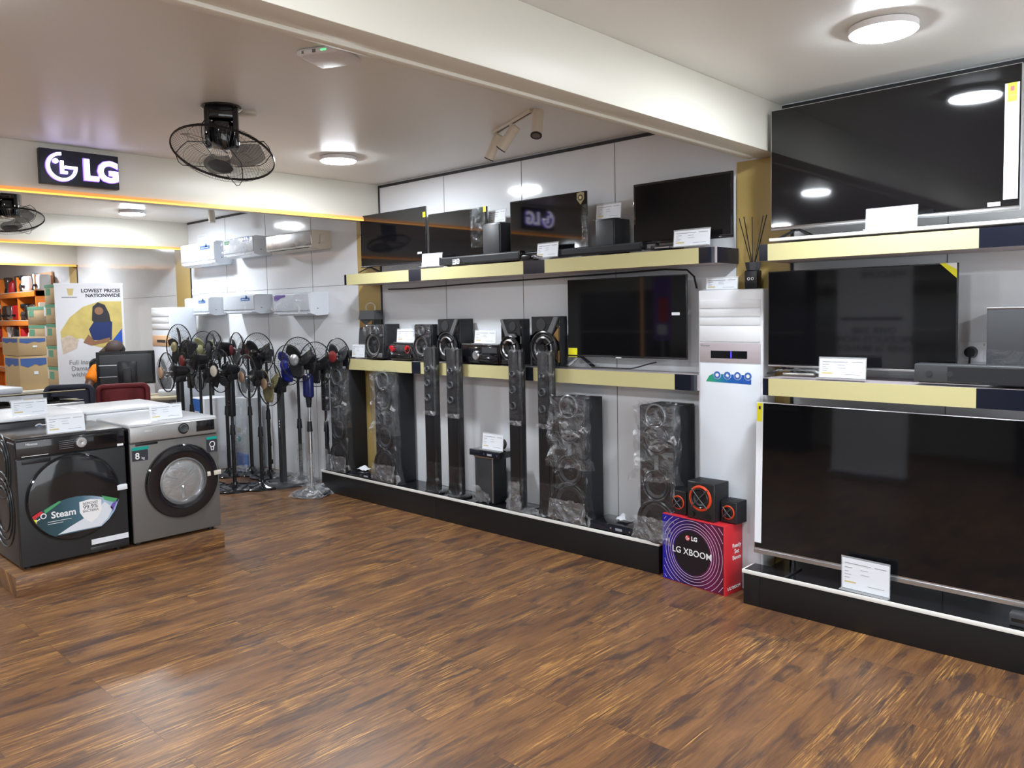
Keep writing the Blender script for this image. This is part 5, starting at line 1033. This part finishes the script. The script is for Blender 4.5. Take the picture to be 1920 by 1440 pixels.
# seated person behind the desk
def person():
    P = (-9.12, 3.32); rz = RZ+pi*0
    t = thing('person', 'seated person in orange shirt and dark cap bending behind the monitor', 'person', (P[0], P[1], 0), RZ)
    def skin(name, verts, edges, m, parent, sub=2, root=0):
        me = bpy.data.meshes.new(name); me.from_pydata([v[0] for v in verts], edges, []); o = bpy.data.objects.new(name, me); COL.objects.link(o); o.parent = parent
        o.modifiers.new('k', 'SKIN').use_smooth_shade = True; sv = me.skin_vertices[0].data
        for i, v in enumerate(verts): sv[i].radius = v[1] if isinstance(v[1], tuple) else (v[1], v[1])
        sv[root].use_root = True
        s = o.modifiers.new('s', 'SUBSURF'); s.levels = s.render_levels = sub; me.materials.append(M[m]); return o
    # local -y is towards the camera: the person faces it, leaning over the desk
    V = [((0, .10, .55), (.15, .11)), ((0, .08, .72), (.15, .11)), ((0, .03, .90), (.17, .115)), ((0, -.02, 1.04), (.14, .10)), ((0, -.06, 1.09), .055), ((0, -.11, 1.14), .055),
         ((-.17, -.02, 1.05), .062), ((-.25, -.10, .88), .048), ((-.20, -.32, .80), .036), ((-.14, -.42, .79), .030),
         ((.17, -.02, 1.05), .062), ((.25, -.10, .88), .048), ((.20, -.32, .80), .036), ((.14, -.42, .79), .030),
         ((-.09, .02, .52), .085), ((-.12, -.34, .51), .065), ((-.12, -.36, .14), .045), ((-.12, -.44, .05), .04), ((-.12, -.54, .04), .03),
         ((.09, .02, .52), .085), ((.12, -.34, .51), .065), ((.12, -.36, .14), .045), ((.12, -.44, .05), .04), ((.12, -.54, .04), .03)]
    E = [(0, 1), (1, 2), (2, 3), (3, 4), (4, 5), (3, 6), (6, 7), (7, 8), (8, 9), (3, 10), (10, 11), (11, 12), (12, 13), (0, 14), (14, 15), (15, 16), (16, 17), (17, 18), (0, 19), (19, 20), (20, 21), (21, 22), (22, 23)]
    def finger(V, E, root, base, dirs, r):
        p = Vector(base); i0 = root
        for d in dirs: p = p+Vector(d); V.append((tuple(p), r)); E.append((i0, len(V)-1)); i0 = len(V)-1
    for s, rt in ((-1, 9), (1, 13)):
        b = V[rt][0]
        V.append(((b[0]-s*.0+0*s, b[1]-.05, b[2]), (.030, .016))); E.append((rt, len(V)-1)); pm = len(V)-1; pb = V[pm][0]
        for k, (dx, L) in enumerate(((-.026, .030), (-.009, .034), (.009, .032), (.026, .026))):
            finger(V, E, pm, (pb[0]+dx, pb[1]-.015, pb[2]), ((0, -.012, 0), (0, -L, .004), (0, -L*.7, -.012)), .0085)
        finger(V, E, pm, (pb[0]-s*.028, pb[1]+.015, pb[2]), ((0, 0, 0), (-s*.014, -.028, 0), (-s*.004, -.022, -.006)), .0095)
    body = skin('body', V, E, 'skin', t, 1)
    hc = Vector((.04, -.16, 1.232))
    # head
    Hd = MB(TR(hc.x, hc.y, hc.z, rx=.62, rz=-.8))
    bm = Hd.bm; r = bmesh.ops.create_uvsphere(bm, u_segments=28, v_segments=20, radius=.1)
    for v in r['verts']:
        c = v.co; c.x *= .78; c.z *= 1.18; c.y *= .98
        if c.z < -.03: c.x *= 1-.35*(-c.z-.03)/.09; c.y = c.y*(1-.15*(-c.z-.03)/.09)-.006
        if c.y < 0:
            f = math.exp(-((c.x/.012)**2)-(((c.z+.012)/.022)**2)); c.y -= .020*f
            for sx in (-1, 1): c.y += .009*math.exp(-(((c.x-sx*.03)/.014)**2)-(((c.z-.012)/.012)**2))
            c.y -= .006*math.exp(-((c.x/.02)**2)-(((c.z+.055)/.008)**2))
    Hd._fin(r['verts'], {f for v in r['verts'] for f in v.link_faces}, 'skin')
    Hd.build('head', t)
    for sx in (-1, 1):
        MB(TR(hc.x, hc.y, hc.z, rx=.62, rz=-.8)).lathe([(.001, .011), (.011, .009), (.014, 0), (.010, -.008)], 12, 'skin', TR(sx*.079, .004, -.004, ry=sx*pi/2), sy=1.5).build('ear', t)
        MB(TR(hc.x, hc.y, hc.z, rx=.62, rz=-.8)).disc((sx*.03, -.086, .012), .008, 'whiteink', 12, .003).disc((sx*.03, -.0885, .012), .004, 'dark_ink', 8, .002).build('eye', t)
    MB(TR(hc.x, hc.y, hc.z, rx=.62, rz=-.8)).tube([(-.022, -.094, -.054), (0, -.100, -.057), (.022, -.094, -.054)], .004, mat('lips', (.12, .04, .035), .5), 6).build('mouth', t)
    hr = MB(TR(hc.x, hc.y, hc.z, rx=.62, rz=-.8)); hr.lathe([(.086, -.02), (.090, .02), (.084, .055), (.066, .095), (.035, .118), (.001, .124)], 26, 'hair', TR(0, .012, .004), sx=.95, sy=1.08); hr.build('hair', t)
    cp = MB(TR(hc.x, hc.y, hc.z, rx=.62, rz=-.8)); cp.lathe([(.094, .035), (.092, .06), (.074, .100), (.04, .124), (.001, .130)], 26, 'cap', TR(0, .006, .004), sx=.95, sy=1.08).box(-.075, -.16, -.05, .03, .040, .052, 'cap', .005); cp.build('cap', t)
    SV = [((0, .10, .56), (.165, .125)), ((0, .08, .72), (.165, .125)), ((0, .03, .90), (.185, .13)), ((0, -.015, 1.03), (.16, .115)), ((0, -.045, 1.095), .075), ((-.17, -.02, 1.04), .078), ((-.235, -.08, .92), .066), ((.17, -.02, 1.04), .078), ((.235, -.08, .92), .066)]
    skin('shirt', SV, [(0, 1), (1, 2), (2, 3), (3, 4), (3, 5), (5, 6), (3, 7), (7, 8)], 'shirt', t, 2)
    TV = [((0, .10, .55), (.16, .12)), ((-.09, .0, .52), .098), ((-.12, -.34, .515), .078), ((-.12, -.36, .16), .062), ((.09, .0, .52), .098), ((.12, -.34, .515), .078), ((.12, -.36, .16), .062)]
    skin('trousers', TV, [(0, 1), (1, 2), (2, 3), (0, 4), (4, 5), (5, 6)], 'navych', t, 2)
    for s in (-1, 1): MB().box(s*.12-.045, s*.12+.045, -.60, -.33, 0, .075, 'black', .03, seg=3).build('shoe', t)
    return t
person()

# ---- cardboard boxes
def cbox(label, x0, x1, y0, y1, z0, z1, style, group='stacked cardboard boxes'):
    t = thing('cardboard_box', label, 'box', ((x0+x1)/2, y0, z0), 0, group); w_, d, h = x1-x0, y1-y0, z1-z0
    MB().box(-w_/2, w_/2, 0, d, 0, h-.002, 'card' if style == 'blue' else 'card2', .004).build('box', t)
    if style == 'blue':
        for T, ww in ((None, w_), (TR(w_/2, d/2, 0, rz=pi/2), d)): MB(T).prism([(-ww*.45, h*.74), (-ww*.2, h*.66), (.02, h*.76), (ww*.2, h*.70), (ww*.46, h*.74), (ww*.46, h*.93), (-ww*.45, h*.93)], 'blueprint', .002, 0).build('blue_print', t)
        MB(TR(w_/2, d/2, 0, rz=pi/2)).box(.0, d*.15, -.003, 0, h*.45, h*.54, 'paper').build('label_tag', t)
    else:
        for T, ww in ((None, w_), (TR(w_/2, d/2, 0, rz=pi/2), d)):
            MB(T).box(-ww/2, ww/2, -.0015, 0, h-.045, h-.003, 'teal').box(-ww*.44, -ww*.20, -.0018, 0, h*.45, h*.78, 'teal').box(ww*.1, ww*.4, -.0015, 0, h*.25, h*.28, 'ink').build('teal_print', t)
        MB().box(w_*.30, w_*.46, -.003, 0, h*.45, h*.95, 'paper').build('label_tag', t)
    MB().box(-.03, .03, 0, d, h-.002, h, 'tape').build('tape', t)
ya = 3.36; za = [0, .36, .70, 1.00, 1.27, 1.55, 1.80, 2.05]
xr = X(118, ya, 540); xl = X(84, ya, 560)
names = ['bottom', 'second', 'third', 'fourth', 'fifth', 'sixth', 'topmost']
for k in range(7): cbox('teal-taped cardboard box, %s of the tall stack behind the banner' % names[k], xl, xr, ya, ya+.28, za[k]+.0, za[k+1]-.003, 'teal')
xl2 = X(44, ya, 560)
for k in range(6): cbox('teal-taped cardboard box, %s of the shorter stack left of the tall one' % names[k], xl2, xl-.02, ya+.04, ya+.30, za[k]*.99, za[k+1]*.99-.003, 'teal')
ya = 2.42; p = at(36, 730, y=ya)
xr3 = X(37, ya, 700); xl3 = X(6, ya, 680)
t = thing('display_table', 'low grey table under the blue-printed boxes at left', 'table', ((xl3+xr3)/2, ya-.02, 0)); MB().box(-.35, .36, 0, .3, .0, .86, 'greyu', .004).build('body', t); MB().box(-.37, .37, -.01, .32, .86, .885, 'cream', .004).build('top_board', t)
z1 = at(36, 668, y=ya).z; z2 = at(37, 633, y=ya).z
cbox('blue-printed brown cardboard box, lower of two on the grey table at left', xl3+.06, xr3, ya, ya+.26, .886, z1-.003, 'blue', 'blue-printed boxes')
cbox('blue-printed brown cardboard box, upper of two on the grey table at left', xl3, xr3, ya, ya+.26, z1, z2, 'blue', 'blue-printed boxes')
t = thing('chest_freezer', 'pale grey chest cabinet at the left edge behind the rear machines', 'cabinet', (-8.45, 1.85, 0), radians(10)); MB().box(-.45, .22, -.2, .32, 0, .93, 'greyu', .01).build('body', t); MB().box(-.46, .23, -.21, .33, .93, .985, 'white2', .012).build('lid', t)
# small-appliance shelves at the far left
t = thing('display_shelving', 'orange-edged display shelving with small appliances at far left', 'shelving', (-15.2, 3.95, 0))
MB().box(-1.6, 1.25, .27, .295, 0, 2.36, 'peachshelf').build('back_panel', t)
SZ = (.35, .80, 1.22, 1.60, 2.06)
for z in SZ: o = MB().box(-1.6, 1.27, 0, .27, z-.09, z, 'orangeshelf', .003).build('shelf_board', t); MB().box(-1.6, 1.27, -.004, 0, z-.012, z, 'cream').build('edge_band', o)
for x in (-1.6, -.65, .32, 1.245): MB().box(x, x+.025, .02, .27, 0, 2.3, 'orangeshelf').build('upright', t)
mt = ['white', 'black', 'amberglass', 'silver', 'red', 'brown', 'cream']; kinds = [('blender', 'blender'), ('kettle', 'kettle'), ('coffee_maker', 'coffee maker'), ('air_fryer', 'air fryer')]
rows = {1.22: 'third', 1.60: 'fourth', 2.06: 'top', .80: 'second'}; cols = ['white', 'black', 'smoked glass', 'silver', 'red', 'brown', 'cream']
random.seed(3); used = {}
for z in (1.22, 1.60, 2.06):
    for k in range(9):
        x = -16.35+k*.30; mi = random.randrange(7); kk = random.randrange(4); m_ = mt[mi]; nm, ct = kinds[kk]
        pos = ['first', 'second', 'third', 'fourth', 'fifth', 'sixth', 'seventh', 'eighth', 'ninth'][8-k]
        q = thing(nm, '%s %s, %s from the right on the %s board of the orange shelving' % (cols[mi], ct, pos, rows[z]), ct, (x, 4.08, z), random.uniform(-.3, .3), 'small appliances on the orange shelving')
        if kk == 0: MB().lathe([(.06, 0), (.07, .02), (.055, .09)], 14, 'black', None, True).build('base', q); MB().lathe([(.05, .09), (.07, .25), (.06, .27), (.02, .28)], 14, m_, None, True).build('jug', q)
        elif kk == 1: MB().lathe([(.085, 0), (.09, .03), (.07, .17), (.03, .20), (.01, .22)], 16, m_, None, True).build('body', q); MB().tube([(.06, 0, .18), (.12, 0, .16), (.12, 0, .07), (.085, 0, .04)], .010, 'black', 6).build('handle', q)
        elif kk == 2: MB().box(-.08, .08, -.08, .08, 0, .03, 'black', .01).box(-.08, .08, .02, .08, .03, .26, m_, .01).box(-.08, .08, -.08, .08, .20, .27, m_, .01).build('body', q); MB().lathe([(.05, .035), (.06, .08), (.045, .14)], 14, 'amberglass', TR(0, -.03, 0), True).build('jug', q)
        else: MB().box(-.10, .10, -.10, .10, 0, .25, m_, .04, seg=3).build('body', q); MB().box(-.025, .025, -.14, -.09, .06, .10, 'black', .01).build('handle', q)

# ================================================================== BEHIND THE CAMERA (seen mirrored in the screens)
t = thing('roll_up_banner', 'white roll-up poster with large text behind the camera, mirrored in the right screens', 'banner', (-3.11, -1.1, 0), pi)
MB().box(-.42, .42, -.08, .08, 0, .08, 'silver', .01).build('base', t); MB().cyl((0, .02, .06), (0, .02, 2.05), .012, None, 'silver', 8).build('pole', t); MB().box(-.40, .40, -.004, -.002, .08, 2.05, 'posterw').box(-.30, .36, -.006, -.004, 1.42, 1.45, 'dark_ink').build('sheet', t)
text('WELCOME', .10, 'dark_ink', t, (-.34, -.007, 1.92), align='LEFT'); text('OVER 2500\nPRODUCTS FROM\nOVER 26 BRANDS', .10, 'dark_ink', t, (0, -.007, 1.20))
t = thing('purple_poster_stand', 'narrow purple poster stand behind the camera, mirrored in the middle television', 'banner', (-6.2, -1.5, 0), pi)
MB().box(-.15, .15, -.10, .10, 0, .02, 'silver').cyl((0, 0, 0), (0, 0, 1.2), .012, None, 'silver', 8).build('stand', t); MB().box(-.15, .15, -.01, 0, 1.14, 2.05, 'purple').box(-.10, .06, -.012, -.01, 1.40, 1.75, 'redbox').box(-.08, .08, -.012, -.01, 1.22, 1.36, 'paper').build('sheet', t)
t = thing('led_strip', 'vertical orange light strip on the wall behind the camera, mirrored in the middle television', 'light strip', (-6.75, -1.8, .5)); MB().box(-.02, .02, -.02, 0, 0, 1.8, 'backwall').build('housing', t); MB().box(-.006, .006, 0, .004, .02, 1.78, 'led').build('light_line', t)
for x, ww, hh, lb in ((-5.2, 1.1, 2.1, 'added dark cabinet behind the camera to keep screens dark, left one'), (-1.6, .9, 2.0, 'added dark cabinet behind the camera to keep screens dark, right one'), (-8.0, 1.6, 1.9, 'added dark cabinet behind the camera to keep screens dark, far left one')):  # unseen dark boxes added so the screens reflect something dark
    t = thing('added_dark_cabinet', lb, 'cabinet', (x, -2.9, 0)); MB().box(-ww/2, ww/2, -.4, 0, 0, hh, 'furn', .01).build('body', t)
    for z in (.6, 1.2): MB().box(-ww/2+.03, ww/2-.03, 0, .02, z, z+.02, 'silver').build('shelf_edge', t)
